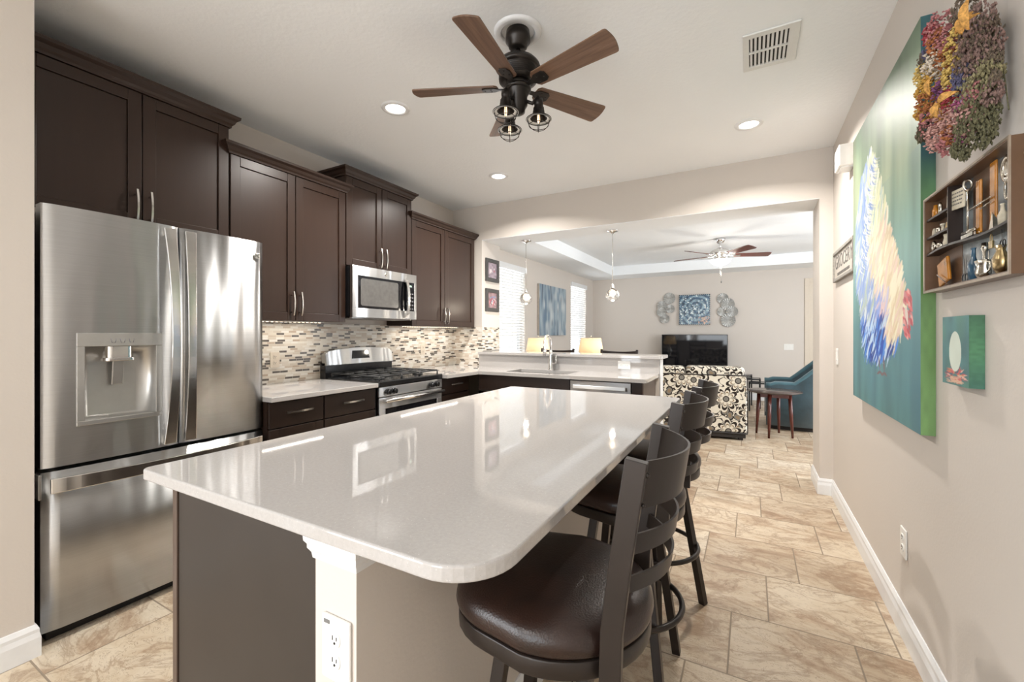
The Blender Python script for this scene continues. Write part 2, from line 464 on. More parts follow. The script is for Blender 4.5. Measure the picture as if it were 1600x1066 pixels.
def ring_x(mb, x0, x1, y0, y1, z0, z1, w):
    """one closed rectangular frame in a plane of constant x"""
    o = [(y0, z0), (y1, z0), (y1, z1), (y0, z1)]; i_ = [(y0 + w, z0 + w), (y1 - w, z0 + w), (y1 - w, z1 - w), (y0 + w, z1 - w)]
    vs = [(x, y, z) for x in (x0, x1) for y, z in o + i_]; fs = []
    for j in range(4):
        k = (j + 1) % 4
        fs += [(j, k, 4 + k, 4 + j), (8 + j, 12 + j, 12 + k, 8 + k), (j, 8 + j, 8 + k, k), (4 + j, 4 + k, 12 + k, 12 + j)]
    return mb.add(vs, fs)
def meta(o, label=None, cat=None, group=None, kind=None):
    if label: o['label'] = label
    if cat: o['category'] = cat
    if group: o['group'] = group
    if kind: o['kind'] = kind
    return o
def link(name, mb, mat, parent=None, bevel=0.0, label=None, subd=0, off=None, segs=2, angle=0.6, auto=False):
    if off is None:
        if parent is not None: off = OFF.get(parent.name, Vector((0, 0, 0)))
        else: off = Vector((0, 0, 0))
    off = Vector(off)
    me = bpy.data.meshes.new(name)
    me.from_pydata([tuple(Vector(p) - off) for p in mb.v], [], mb.f)
    for p, q in zip(me.polygons, mb.sm): p.use_smooth = q
    bm = bmesh.new(); bm.from_mesh(me); bmesh.ops.recalc_face_normals(bm, faces=bm.faces)
    if auto:
        for f_ in bm.faces: f_.smooth = True
        for e_ in bm.edges: e_.smooth = e_.calc_face_angle(0) < 0.7
    bm.to_mesh(me); bm.free()
    me.materials.append(mat)
    o = bpy.data.objects.new(name, me); COL.objects.link(o)
    if parent is not None: o.parent = parent
    else: o.location = off
    OFF[o.name] = off
    if bevel:
        b = o.modifiers.new('bevel', 'BEVEL'); b.width = bevel; b.segments = segs; b.limit_method = 'ANGLE'; b.angle_limit = angle
    if subd:
        q = o.modifiers.new('sub', 'SUBSURF'); q.levels = subd; q.render_levels = subd
    if label: o['label'] = label
    return o
def thing(name, label, cat, loc=(0, 0, 0), rz=0.0, group=None, world=True):
    """an Empty at the thing's base; with world=True parts may be written in room coordinates"""
    o = bpy.data.objects.new(name, None); COL.objects.link(o)
    o.empty_display_size = 0.1
    o.location = loc; o.rotation_euler = (0, 0, rz)
    OFF[o.name] = Vector(loc) if world else Vector((0, 0, 0))
    return meta(o, label, cat, group)
def base_of(mb):
    a = np.array(mb.v); return ((a[:, 0].min() + a[:, 0].max()) / 2, (a[:, 1].min() + a[:, 1].max()) / 2, a[:, 2].min())
def solo(name, mb, mat, label, cat, group=None, **kw):
    return meta(link(name, mb, mat, None, off=base_of(mb), **kw), label, cat, group)
def struct(name, mb, mat, **kw):
    return meta(link(name, mb, mat, None, **kw), kind='structure')
def kids(o): return [c for c in bpy.data.objects if c.parent == o]
def dup(o, loc=None, rz=None, label=None, parent=None):
    c = o.copy(); COL.objects.link(c)
    if parent is not None: c.parent = parent
    for k in kids(o): dup(k, parent=c)
    if loc is not None: c.location = loc
    if rz is not None: c.rotation_euler = (0, 0, rz)
    if label: c['label'] = label
    return c
def rrect(x0, x1, y0, y1, r, n=6):
    R = r if isinstance(r, (list, tuple)) else [r] * 4   # corners: (x0,y0),(x1,y0),(x1,y1),(x0,y1)
    out = []
    for (cx, cy, a0), q in zip(((x0, y0, PI), (x1, y0, 1.5 * PI), (x1, y1, 0), (x0, y1, 0.5 * PI)), R):
        sx = 1 if cx == x0 else -1; sy = 1 if cy == y0 else -1
        for i in range(n + 1):
            a = a0 + i * PI / 2 / n
            out.append((cx + sx * q + q * math.cos(a), cy + sy * q + q * math.sin(a)))
    return out
def text_mesh(txt, size, depth=0.001):
    cu = bpy.data.curves.new('t', 'FONT'); cu.body = txt; cu.size = size; cu.extrude = depth; cu.align_x = 'CENTER'; cu.align_y = 'CENTER'
    ob = bpy.data.objects.new('t', cu); COL.objects.link(ob)
    dg = bpy.context.evaluated_depsgraph_get(); dg.update()
    me = bpy.data.meshes.new_from_object(ob.evaluated_get(dg))
    mb = MB(); mb.add([tuple(v.co) for v in me.vertices], [tuple(p.vertices) for p in me.polygons])
    bpy.data.objects.remove(ob); bpy.data.curves.remove(cu); bpy.data.meshes.remove(me)
    return mb
def xf(mb, mat):
    mb.v = [tuple(mat @ Vector(p)) for p in mb.v]; return mb
# ---------------------------------------------------------------- the room
XL, XR, YH, YF, H, HB, ZO, ZL = -3.118, 0.568, 4.18, 9.44, 2.74, 0.40, 2.348, 2.465
JL, JR = -2.706, 0.478
YR = -5.0
CZ, CT = 0.90, 0.03
struct('floor', MB().box(-3.4, 3.4, YR, YF + 0.2, -0.1, 0), M['floor'])
struct('ceiling', MB().box(-3.4, XR + 0.2, YR, YH, H, H + 0.1), M['ceiling'])
struct('wall_alcove', MB().box(-3.3, -2.47, YR, 0.578, 0, H), M['wall'])
def wall_x(name, x0, x1, y0, y1, z0, z1, holes, mat):
    """wall slab across Y with rectangular openings (ya, yb, za, zb)"""
    mb = MB(); cur = y0
    for ya, yb, za, zb in sorted(holes):
        mb.box(x0, x1, cur, ya, z0, z1); mb.box(x0, x1, ya, yb, z0, za); mb.box(x0, x1, ya, yb, zb, z1); cur = yb
    mb.box(x0, x1, cur, y1, z0, z1)
    return struct(name, mb, mat)
WIN = [(5.19, 6.06, 0.62, 2.285), (8.05, 8.92, 0.62, 2.285)]
wall_x('wall_left', XL - 0.16, XL, 0.578, YF, 0, H, WIN, M['wall'])
struct('wall_right', MB().box(XR, XR + 0.15, YR, YH, 0, H), M['wall'])
mb = MB().box(XL, JL, YH, YH + HB, 0, ZO).box(XL, XR + 0.15, YH, YH + HB, ZO, H + 0.1).box(JR, XR + 0.15, YH, YH + HB, 0, ZO)
struct('wall_header', mb, M['wall'])
struct('wall_far', MB().box(-3.4, 3.4, YF, YF + 0.15, 0, 2.9), M['wall'])
struct('wall_living_front', MB().box(XR + 0.15, 3.3, YH + HB - 0.1, YH + HB, 0, 2.9), M['wall'])
wall_x('wall_living_right', 3.2, 3.35, YH + HB, YF, 0, 2.9, [(4.85, 6.95, 0.6, 2.4)], M['wall'])
# wall behind the photographer, with a wide unglazed opening made up for the fill light
mb = MB().box(-2.47, -2.35, YR - 0.1, YR, 0, H).box(0.45, XR, YR - 0.1, YR, 0, H).box(-2.35, 0.45, YR - 0.1, YR, 2.42, H).box(-2.35, 0.45, YR - 0.1, YR, 0, 0.28)
struct('wall_rear', mb, M['wall'])
# living room ceiling with its raised tray
TX0, TX1, TY0, TY1, TZ = -2.48, 2.5, 4.95, 8.78, 2.645
mb = MB()
mb.box(XL, TX0, YH + HB, YF, ZL, 2.9).box(TX1, 3.3, YH + HB, YF, ZL, 2.9).box(TX0, TX1, YH + HB, TY0, ZL, 2.9).box(TX0, TX1, TY1, YF, ZL, 2.9)
mb.box(TX0, TX1, TY0, TY1, TZ, 2.9)
struct('ceiling_living', mb, M['ceiling'])
struct('trim_2', MB().box(JL, JR, YH + 0.001, YH + HB - 0.001, ZO - 0.004, ZO - 0.0002), M['ceiling'])
mb = MB().box(-2.47, -2.455, -2.96, -2.90, 0.44, 2.26).box(-2.47, -2.455, -1.1, -1.04, 0.44, 2.26).box(-2.47, -2.455, -2.90, -1.1, 0.44, 0.50).box(-2.47, -2.455, -2.90, -1.1, 2.20, 2.26)
struct('window_3', mb, M['trim'])  # unseen frame made up around the left fill light
# pony wall between kitchen and living room
PX1 = -0.73
struct('wall_pony', MB().box(JL, PX1, 4.115, 4.215, 0, 1.035), M['wall'])
struct('trim_1', MB().box(PX1, PX1 + 0.012, 4.112, 4.222, 0, 1.035), M['trim'], bevel=0.003)
# baseboards
bp = [(0, 0), (0.016, 0), (0.016, 0.075), (0.012, 0.095), (0.012, 0.108), (0.005, 0.125), (0, 0.125)]
def baseboard(name, path): struct(name, MB().sweep(path, bp), M['trim'])
baseboard('baseboard_right', [(JR, YH + HB), (JR, YH), (XR, YH), (XR, YR)])
baseboard('baseboard_left', [(-2.47, YR), (-2.47, 0.578), (-2.54, 0.578)])
baseboard('baseboard_far', [(XL, YH + HB + 0.02), (XL, YF), (0.86, YF)])
# door in the far wall
mb = MB().box(0.86, 0.93, YF - 0.02, YF, 0, 2.27).box(0.93, 1.75, YF - 0.02, YF, 2.19, 2.27).box(1.75, 1.82, YF - 0.02, YF, 0, 2.27)
M['cream'] = plain('cream_door_paint', (0.66, 0.58, 0.48), 0.4, var=0.02)
d = struct('door_1', mb, M['cream'], bevel=0.003)
mb = MB().box(0.93, 1.75, YF - 0.012, YF - 0.002, 0, 2.19)
for z0, z1 in ((0.15, 0.78), (0.86, 1.0), (1.08, 1.72), (1.80, 1.94), (2.0, 2.13)):
    for x0, x1 in ((0.99, 1.30), (1.38, 1.69)): mb.box(x0, x1, YF - 0.018, YF - 0.010, z0, z1)
link('door_panel', mb, M['cream'], d, bevel=0.003)
link('door_handle', MB().ball((1.68, YF - 0.06, 0.95), 0.03).cyl((1.68, YF - 0.012, 0.95), (1.68, YF - 0.05, 0.95), 0.012), M['nickel'], d)
# windows with blinds
for i, (y0, y1, z0, z1) in enumerate(WIN):
    w = MB()
    x0, x1 = XL - 0.13, XL - 0.09
    w.box(x0, x1, y0, y0 + 0.045, z0, z1).box(x0, x1, y1 - 0.045, y1, z0, z1).box(x0, x1, y0, y1, z0, z0 + 0.045).box(x0, x1, y0, y1, z1 - 0.045, z1).box(x0, x1, y0, y1, (z0 + z1) / 2 - 0.02, (z0 + z1) / 2 + 0.02)
    wo = struct('window_%d' % (i + 1), w, M['trim'], bevel=0.003)
    link('pane', MB().box(XL - 0.114, XL - 0.110, y0 + 0.045, y1 - 0.045, z0 + 0.045, z1 - 0.045), M['glass'], wo)
    link('window_sill', MB().box(XL - 0.10, XL + 0.035, y0 - 0.03, y1 + 0.03, z0 - 0.03, z0), M['trim'], wo, bevel=0.005)
    t = thing('window_blind', ['white horizontal blind in the nearer living room window beside the framed photos',
                               'white horizontal blind in the far window between the blue abstract picture and the room corner'][i], 'blind', (XL, (y0 + y1) / 2, z0), group='white window blinds')
    link('headrail', MB().box(XL - 0.035, XL + 0.035, y0 - 0.01, y1 + 0.01, z1 - 0.075, z1 + 0.01), M['trim'], t, bevel=0.004)
    n = int((z1 - z0 - 0.1) / 0.043)
    for k in range(n):
        z = z1 - 0.10 - k * 0.043
        a = 0.62 if k < n * 0.62 else 0.42
        R = Matrix.Translation((XL - 0.012, 0, z)) @ Matrix.Rotation(-a, 4, 'Y')
        link('slat', MB().box(-0.025, 0.025, y0 + 0.012, y1 - 0.012, -0.0013, 0.0013, mat=R), M['slat'], t)
    link('bottom_rail', MB().box(XL - 0.035, XL + 0.012, y0 + 0.012, y1 - 0.012, z0 + 0.004, z0 + 0.022), M['trim'], t, bevel=0.003)
    cords = MB()
    for yy in (y0 + 0.15, (y0 + y1) / 2, y1 - 0.15): cords.cyl((XL + 0.014, yy, z0 + 0.02), (XL + 0.014, yy, z1 - 0.07), 0.0015, 5)
    link('cord', cords, M['white'], t)
    link('tilt_wand', MB().cyl((XL + 0.03, y1 - 0.07, z1 - 0.6), (XL + 0.03, y1 - 0.07, z1 - 0.07), 0.004, 6), M['white'], t)

# backsplash tile (surface of the walls)
struct('trim_backsplash_left', MB().box(XL, XL + 0.012, 1.50, YH, CZ, 1.352), M['mosaic'])
struct('trim_backsplash_header', MB().box(XL + 0.012, JL + 0.012, YH - 0.012, YH, CZ, 1.352), M['mosaic'])
struct('trim_backsplash_jamb', MB().box(JL, JL + 0.012, YH, YH + HB - 0.02, 1.075, 1.345), M['mosaic'])

# recessed ceiling lights
GL = 'recessed ceiling lights'
for lab, (x, y) in (('round recessed ceiling light left of the kitchen fan, above the microwave cabinet side', (-2.024, 2.093)),
                    ('round recessed ceiling light near the right wall and opening', (-0.011, 3.451)),
                    ('round recessed ceiling light nearest the rear left cabinets, below the kitchen fan blades', (-2.056, 3.46)),):
    t = thing('recessed_light', lab, 'ceiling light', (x, y, H - 0.012), group=GL)
    link('trim_ring', MB().lathe([(0.060, -0.002), (0.066, -0.010), (0.088, -0.006), (0.092, 0.0)], (x, y, H), 32, cap=False), M['trim'], t)
    link('lens', MB().lathe([(0.0, -0.001), (0.062, -0.001), (0.062, 0.0)], (x, y, H - 0.002), 32), M['lamp'], t)
for x, y in ((-2.024, 2.093), (-0.011, 3.451), (-2.056, 3.46), (-1.2, -2.3)):  # last one is added fill behind the camera, without a fitting
    l = bpy.data.lights.new('recessed_or_fill_lamp', 'AREA'); l.shape = 'DISK'; l.size = 0.12; l.energy = 18; l.color = (1.0, 0.95, 0.89); l.spread = 2.6
    o = bpy.data.objects.new('recessed_or_fill_lamp', l); o.location = (x, y, H - 0.02); COL.objects.link(o)
# ceiling vent
def ring(x0, x1, y0, y1, z0, z1, wl, wr, wy):
    mb = MB(); o = [(x0, y0), (x1, y0), (x1, y1), (x0, y1)]; i_ = [(x0 + wl, y0 + wy), (x1 - wr, y0 + wy), (x1 - wr, y1 - wy), (x0 + wl, y1 - wy)]
    vs = [(x, y, z) for z in (z0, z1) for x, y in o + i_]
    fs = []
    for j in range(4):
        k = (j + 1) % 4
        fs += [(j, k, 4 + k, 4 + j), (8 + j, 12 + j, 12 + k, 8 + k), (j, 8 + j, 8 + k, k), (4 + j, 4 + k, 12 + k, 12 + j)]
    return mb.add(vs, fs)
t = thing('ceiling_vent', 'white metal air vent register on the kitchen ceiling near the right wall', 'vent', (0.087, 2.575, H - 0.01))
mb = MB()
x0, x1, y0, y1 = -0.035, 0.208, 2.41, 2.74
mb = ring(x0, x1, y0, y1, H - 0.010, H - 0.001, 0.028, 0.045, 0.035)
mb.box(x0 + 0.0281, x1 - 0.0451, 2.568, 2.582, H - 0.0098, H - 0.001)
link('frame', mb, M['grille'], t, bevel=0.002)
link('duct', MB().box(x0 + 0.024, x1 - 0.042, y0 + 0.03, y1 - 0.03, H - 0.0015, H - 0.0008), M['rubber'], t)
for k in range(9):
    xx = x0 + 0.038 + k * 0.0185
    for ya, yb in ((y0 + 0.035, 2.565), (2.585, y1 - 0.035)):
        R = Matrix.Translation((xx, 0, H - 0.006)) @ Matrix.Rotation(0.6, 4, 'Y')
        link('louver', MB().box(-0.006, 0.006, ya, yb, -0.0008, 0.0008, mat=R), M['grille'], t)

# ---------------------------------------------------------------- cabinets
def door_mb(x, y0, y1, z0, z1, th=0.02, fr=0.058):
    """shaker door facing +X, front face at x"""
    mb = MB()
    mb.box(x - th, x, y0, y0 + fr, z0, z1).box(x - th, x, y1 - fr, y1, z0, z1)
    mb.box(x - th, x, y0 + fr, y1 - fr, z1 - fr, z1).box(x - th, x, y0 + fr, y1 - fr, z0, z0 + fr)
    mb.box(x - th, x - 0.009, y0 + fr, y1 - fr, z0 + fr, z1 - fr)
    return mb
def pull(x, y, z, L=0.16, vertical=True, axis='X'):
    """arched bar pull on two posts"""
    pts = []
    for i in range(13):
        t = i / 12 * 2 - 1
        pts.append((0.022 + 0.012 * (1 - t * t), t * L / 2))
    mb = MB()
    def P(o, s):
        if axis == 'X': return (x + o, y, z + s) if vertical else (x + o, y + s, z)
        return (x + s, y - o, z)
    mb.tube([P(o, s) for o, s in pts], 0.005, square=(0.009, 0.012) if vertical else (0.012, 0.009))
    for s in (-L * 0.36, L * 0.36): mb.cyl(P(0, s), P(0.026, s), 0.004, 8)
    return mb
crown = [(0, 0), (0.012, 0), (0.014, 0.012), (0.024, 0.022), (0.032, 0.040), (0.048, 0.052), (0.050, 0.068), (0, 0.068)]
def wall_cab(label, y0, y1, split, z0, z1, ctop, handle_z, xf_=-2.79, left_ret=True, right_ret=True):
    t = thing('wall_cabinet', label, 'cabinet', ((XL + xf_) / 2, (y0 + y1) / 2, z0), group='espresso wall cabinets')
    link('body', MB().box(XL + 0.002, xf_ - 0.022, y0 + 0.002, y1 - 0.002, z0 + 0.004, z1 + 0.01), M['cab'], t, bevel=0.002)
    g = 0.0025
    for a, b, hy in ((y0 + g, split - g, split - 0.030), (split + g, y1 - g, split + 0.030)):
        d = link('door', door_mb(xf_, a, b, z0, z1), M['cab'], t, bevel=0.0022)
        link('handle', pull(xf_, hy, handle_z, 0.165), M['nickel'], d)
    ct = z1 + 0.002
    sc = (ctop - ct) / 0.068
    path = []
    if left_ret: path.append((XL + 0.003, y0 + 0.002))
    path += [(xf_ - 0.004, y0 + 0.002), (xf_ - 0.004, y1 - 0.002)]
    if right_ret: path.append((XL + 0.003, y1 - 0.002))
    if not left_ret: path[0] = (xf_ - 0.004, y0 + 0.002)
    link('crown_molding', MB().sweep(path, [(o, ct + z * sc) for o, z in crown]), M['cab'], t)
    link('cabinet_top', MB().box(XL + 0.003, xf_ - 0.006, y0 + 0.004, y1 - 0.004, ct + 0.01, ct + 0.02), M['cab'], t)
    return t
wall_cab('tall dark brown wall cabinet with two doors above the steel refrigerator', 0.60, 1.476, 1.045, 1.835, 2.530, 2.600, 1.935, xf_=-2.795)
wall_cab('dark brown wall cabinet with two long doors between refrigerator and microwave', 1.479, 2.340, 1.914, 1.360, 2.375, 2.440, 1.48)
wall_cab('short raised dark brown wall cabinet directly above the microwave', 2.345, 3.096, 2.724, 1.815, 2.520, 2.585, 1.915)
wall_cab('dark brown wall cabinet with two doors at the corner, right of the microwave', 3.099, 4.150, 3.599, 1.342, 2.350, 2.412, 1.455)

# ---------------------------------------------------------------- refrigerator
FX = -2.493
t = thing('refrigerator', 'stainless steel french door refrigerator with ice and water dispenser', 'refrigerator', (-2.78, 1.06, 0))
def bowed(y0, y1, z0, z1, bow=0.012, n=16, th=0.075):
    """door slab with a gently convex front and softened vertical edges"""
    pts = []
    for i in range(n + 1):
        s = i / n; e = min(1.0, 14 * s, 14 * (1 - s))
        pts.append((FX + bow * (1 - (2 * s - 1) ** 2) - bow - 0.010 * (1 - e) ** 2, y0 + (y1 - y0) * s))
    mb = MB(); k = len(pts)
    vs = [(x, y, z) for z in (z0, z1) for x, y in pts] + [(FX - th, y, z) for z in (z0, z1) for _, y in pts]
    fs = [(i, i + 1, k + i + 1, k + i) for i in range(k - 1)]
    mb.add(vs, fs, True)
    mb.f += [(2 * k + i + 1, 2 * k + i, 3 * k + i, 3 * k + i + 1) for i in range(k - 1)]; mb.sm += [False] * (k - 1)
    mb.f += [(i, 2 * k + i, 2 * k + i + 1, i + 1) for i in range(k - 1)]; mb.sm += [False] * (k - 1)
    mb.f += [(k + i, k + i + 1, 3 * k + i + 1, 3 * k + i) for i in range(k - 1)]; mb.sm += [False] * (k - 1)
    mb.f += [(0, k, 3 * k, 2 * k), (k - 1, 3 * k - 1, 4 * k - 1, 2 * k - 1)]; mb.sm += [False] * 2
    return mb
link('body', MB().box(-3.09, FX - 0.082, 0.612, 1.474, 0.03, 1.775), M['darkgrey'], t, bevel=0.004)
link('toe_grille', MB().box(-2.75, FX - 0.06, 0.63, 1.49, 0.0, 0.045), M['rubber'], t)
# left door: four slabs around the dispenser recess
DY0, DY1, DZ0, DZ1 = 0.706, 1.010, 0.878, 1.274
ld = MB()
ys = np.linspace(0.605, 1.084, 25)
def fx(y):
    s = (y - 0.605) / 0.479; e = min(1.0, 14 * s, 14 * (1 - s))
    return FX + 0.012 * (1 - (2 * s - 1) ** 2) - 0.012 - 0.010 * (1 - e) ** 2
ys = sorted(set(list(np.round(ys, 4)) + [DY0, DY1]))
for a, b in zip(ys[:-1], ys[1:]):
    zs = [(0.722, 1.803)] if (b <= DY0 + 1e-6 or a >= DY1 - 1e-6) else [(0.722, DZ0), (DZ1, 1.803)]
    for z0, z1 in zs: ld.add([(fx(a), a, z0), (fx(b), b, z0), (fx(b), b, z1), (fx(a), a, z1)], [(0, 1, 2, 3)], True)
# merge the strips so the front shades smoothly, then close the slab
X2 = FX - 0.078
for y, in ((0.605,), (1.084,)): ld.add([(fx(y), y, 0.722), (X2, y, 0.722), (X2, y, 1.803), (fx(y), y, 1.803)], [(0, 1, 2, 3)])
for z in (0.722, 1.803):
    for a, b in zip(ys[:-1], ys[1:]): ld.add([(fx(a), a, z), (fx(b), b, z), (X2, b, z), (X2, a, z)], [(0, 1, 2, 3)])
ld.add([(X2, 0.605, 0.722), (X2, 1.084, 0.722), (X2, 1.084, 1.803), (X2, 0.605, 1.803)], [(0, 1, 2, 3)])
door = link('door', ld, M['steel'], t, label='left door with water dispenser')
bm = bmesh.new(); bm.from_mesh(door.data); bmesh.ops.remove_doubles(bm, verts=bm.verts, dist=1e-5); bmesh.ops.recalc_face_normals(bm, faces=bm.faces)
for e in bm.edges:
    if len(e.link_faces) == 2 and e.calc_face_angle(0) > 0.9: e.smooth = False
bm.to_mesh(door.data); bm.free()
M['disp'] = plain('dispenser_silver', (0.52, 0.51, 0.49), 0.3, 0.7, var=0.03)
# dispenser: frame, sloped recess, spout block, paddle
fr = MB(); x = FX + 0.003
w = 0.026; topz = DZ1 - 0.058
for a in ((DY0, DY1, topz, DZ1), (DY0, DY0 + w, DZ0 + 0.02, topz), (DY1 - w, DY1, DZ0 + 0.02, topz), (DY0, DY1, DZ0, DZ0 + 0.02)): fr.box(x - 0.012, x, *a)
dp = link('dispenser', fr, M['disp'], door, bevel=0.002, label='silver dispenser frame')
rc = MB(); d = 0.07
a0, a1, c0, c1 = DY0 + w, DY1 - w, DZ0 + 0.02, topz
b0, b1, e0, e1 = a0 + 0.03, a1 - 0.055, c0 + 0.012, c1 - 0.05
n = 8
rows = []
for i in range(n + 1):
    s = i / n; q = math.sin(s * PI / 2); r = 1 - math.cos(s * PI / 2)
    rows.append([(x - 0.006 - (d - 0.006) * q, a0 + (b0 - a0) * r, c0 + (e0 - c0) * r), (x - 0.006 - (d - 0.006) * q, a1 + (b1 - a1) * r, c0 + (e0 - c0) * r),
                 (x - 0.006 - (d - 0.006) * q, a1 + (b1 - a1) * r, c1 + (e1 - c1) * r), (x - 0.006 - (d - 0.006) * q, a0 + (b0 - a0) * r, c1 + (e1 - c1) * r)])
vs = [p for r in rows for p in r]; fs = []
for i in range(n):
    for j in range(4): k = (j + 1) % 4; fs.append((i * 4 + j, i * 4 + k, i * 4 + 4 + k, i * 4 + 4 + j))
fs.append((n * 4, n * 4 + 1, n * 4 + 2, n * 4 + 3))
rc.add(vs, fs, True)
link('dispenser_recess', rc, M['disp'], door, bevel=0.0)
yc = (DY0 + DY1) / 2 - 0.005
sp = MB().prism(rrect(x - 0.065, x - 0.006, yc - 0.048, yc + 0.048, 0.02), topz - 0.055, topz + 0.001)
sp.prism(rrect(x - 0.060, x + 0.002, yc - 0.058, yc + 0.058, 0.025), topz - 0.068, topz - 0.052)
link('dispenser_spout', sp, M['chrome'], door, bevel=0.003)
pd = MB().box(-0.004, 0.004, yc - 0.021, yc + 0.021, -0.11, 0, mat=Matrix.Translation((x - 0.03, 0, topz - 0.066)) @ Matrix.Rotation(0.12, 4, 'Y'))
link('dispenser_paddle', pd, M['disp'], door, bevel=0.003)
ic = MB()
for k in range(3):
    yy = yc - 0.035 + k * 0.032; zz = DZ1 - 0.042
    ic.tube([(x + 0.0005, yy, zz + 0.018), (x + 0.0005, yy + 0.003, zz), (x + 0.0005, yy + 0.015, zz), (x + 0.0005, yy + 0.018, zz + 0.018)], 0.0009, 4)
M['icon'] = plain('icon_grey', (0.28, 0.27, 0.33), 0.5)
link('dispenser_icons', ic, M['icon'], door)
rd = link('door', bowed(1.088, 1.512, 0.722, 1.803), M['steel'], t, label='right door')
fz = link('freezer_drawer', bowed(0.605, 1.512, 0.052, 0.705, bow=0.012), M['steel'], t)
def fhandle(yc, w, s):
    """long vertical handle: wide flat bar bowed away from the door"""
    z0, z1 = 0.735, 1.785; n = 20; mb = MB(); vs = []
    for i in range(n + 1):
        q = i / n; z = z0 + (z1 - z0) * q; b = 4 * q * (1 - q)
        xo = FX + 0.012 + 0.042 * b; wi = w * (1 - 0.28 * b); sh = s * 0.010 * b
        for dx, dy in ((0, -wi / 2), (0.012, -wi / 2), (0.012, wi / 2), (0, wi / 2)): vs.append((xo + dx, yc + dy + sh, z))
    fs = [(i * 4 + j, i * 4 + (j + 1) % 4, i * 4 + 4 + (j + 1) % 4, i * 4 + 4 + j) for i in range(n) for j in range(4)] + [(0, 1, 2, 3), (n * 4, n * 4 + 1, n * 4 + 2, n * 4 + 3)]
    mb.add(vs, fs)
    for z in (z0 + 0.02, z1 - 0.02): mb.box(FX - 0.012, FX + 0.018, yc - w * 0.35, yc + w * 0.35, z - 0.018, z + 0.018)
    return mb
M['handle'] = steel('handle_steel', (0.75, 0.74, 0.72), 0.22, aniso=0.3)
link('handle', fhandle(1.034, 0.050, 1), M['handle'], door, bevel=0.003)
link('handle', fhandle(1.122, 0.050, -1), M['handle'], rd, bevel=0.003)
mb = MB(); n = 20; vs = []
for i in range(n + 1):
    q = i / n; y = 0.625 + (1.49 - 0.625) * q; b = 4 * q * (1 - q)
    xo = FX + 0.010 + 0.040 * b; hh = 0.062 * (1 - 0.15 * b)
    for dx, dz in ((0, -hh / 2), (0.012, -hh / 2), (0.012, hh / 2), (0, hh / 2)): vs.append((xo + dx, y, 0.652 + dz))
fs = [(i * 4 + j, i * 4 + (j + 1) % 4, i * 4 + 4 + (j + 1) % 4, i * 4 + 4 + j) for i in range(n) for j in range(4)] + [(0, 1, 2, 3), (n * 4, n * 4 + 1, n * 4 + 2, n * 4 + 3)]
mb.add(vs, fs)
for y in (0.65, 1.465): mb.box(FX - 0.012, FX + 0.014, y - 0.02, y + 0.02, 0.63, 0.674)
link('handle', mb, M['handle'], fz, bevel=0.003)
link('hinge_cover', MB().box(-2.72, -2.54, 0.612, 0.68, 1.775, 1.80), M['disp'], t, bevel=0.004)
link('hinge_cover', MB().box(-2.72, -2.54, 1.40, 1.472, 1.775, 1.80), M['disp'], t, bevel=0.004)
link('hinge_bracket', MB().box(-2.56, -2.50, 0.596, 0.605, 0.60, 0.70), M['disp'], t, bevel=0.002)
lg = MB().box(FX - 0.002, FX + 0.0015, 1.455, 1.485, 1.705, 1.735)
lo = link('badge', lg, M['disp'], rd, bevel=0.001)
for ya, yb, za, zb in ((1.459, 1.462, 1.711, 1.729), (1.462, 1.469, 1.719, 1.722), (1.471, 1.474, 1.711, 1.729), (1.474, 1.481, 1.726, 1.729), (1.474, 1.481, 1.711, 1.714)):
    lg = MB().box(FX + 0.0014, FX + 0.0024, ya, yb, za, zb)
    link('badge_mark', lg, M['black'], rd)

# ---------------------------------------------------------------- microwave
MX = -2.72
t = thing('microwave', 'stainless over-the-range microwave below the short raised cabinet', 'microwave', (-2.9, 2.72, 1.40))
link('body', MB().box(XL + 0.004, MX - 0.03, 2.352, 3.078, 1.405, 1.808), M['black'], t, bevel=0.003)
y0, y1, z0, z1 = 2.346, 3.084, 1.40, 1.81
mb = MB().box(MX - 0.028, MX, y0, y1, 1.735, z1).box(MX - 0.028, MX, y0, y1, z0, 1.475).box(MX - 0.028, MX, y0, y0 + 0.055, 1.475, 1.735).box(MX - 0.028, MX, y1 - 0.03, y1, 1.475, 1.735)
dr = link('door', mb, M['steel'], t, bevel=0.002)
link('window_glass', MB().box(MX - 0.02, MX - 0.003, y0 + 0.055, 2.925, 1.475, 1.735), M['blackglass'], dr)
M['mwin'] = plain('microwave_window', (0.13, 0.125, 0.12), 0.12, var=0.1)
link('inner_window', MB().prism(rrect(y0 + 0.085, 2.85, 1.495, 1.715, 0.02), 0, 0.001, mat=Matrix(((0, 0, 1, MX - 0.0029), (1, 0, 0, 0), (0, 1, 0, 0), (0, 0, 0, 1)))), M['mwin'], dr)
pts = []
for i in range(17):
    q = i / 16; pts.append((MX + 0.008 + 0.034 * (4 * q * (1 - q)) ** 0.6, 2.935, 1.415 + 0.34 * q))
link('handle', MB().tube(pts, 0.01, square=(0.016, 0.030)), M['handle'], dr, bevel=0.003)
cp = link('control_panel', MB().box(MX - 0.02, MX - 0.002, 2.955, y1 - 0.03, 1.475, 1.735), M['blackglass'], t)
bt = MB()
for r in range(5):
    for c in range(3): bt.box(MX - 0.002, MX - 0.0008, 2.966 + c * 0.029, 2.984 + c * 0.029, 1.49 + r * 0.034, 1.502 + r * 0.034)
M['btn'] = plain('grey_button', (0.16, 0.16, 0.16), 0.4)
M['lcd'] = glow('green_display', (0.35, 0.9, 0.5), 0.8)
link('buttons', bt, M['btn'], cp)
link('display', MB().box(MX - 0.002, MX - 0.001, 2.985, 3.02, 1.695, 1.708), M['lcd'], cp)
link('badge', MB().cyl((MX - 0.001, 2.70, 1.772), (MX + 0.002, 2.70, 1.772), 0.013, 20), M['nickel'], t)
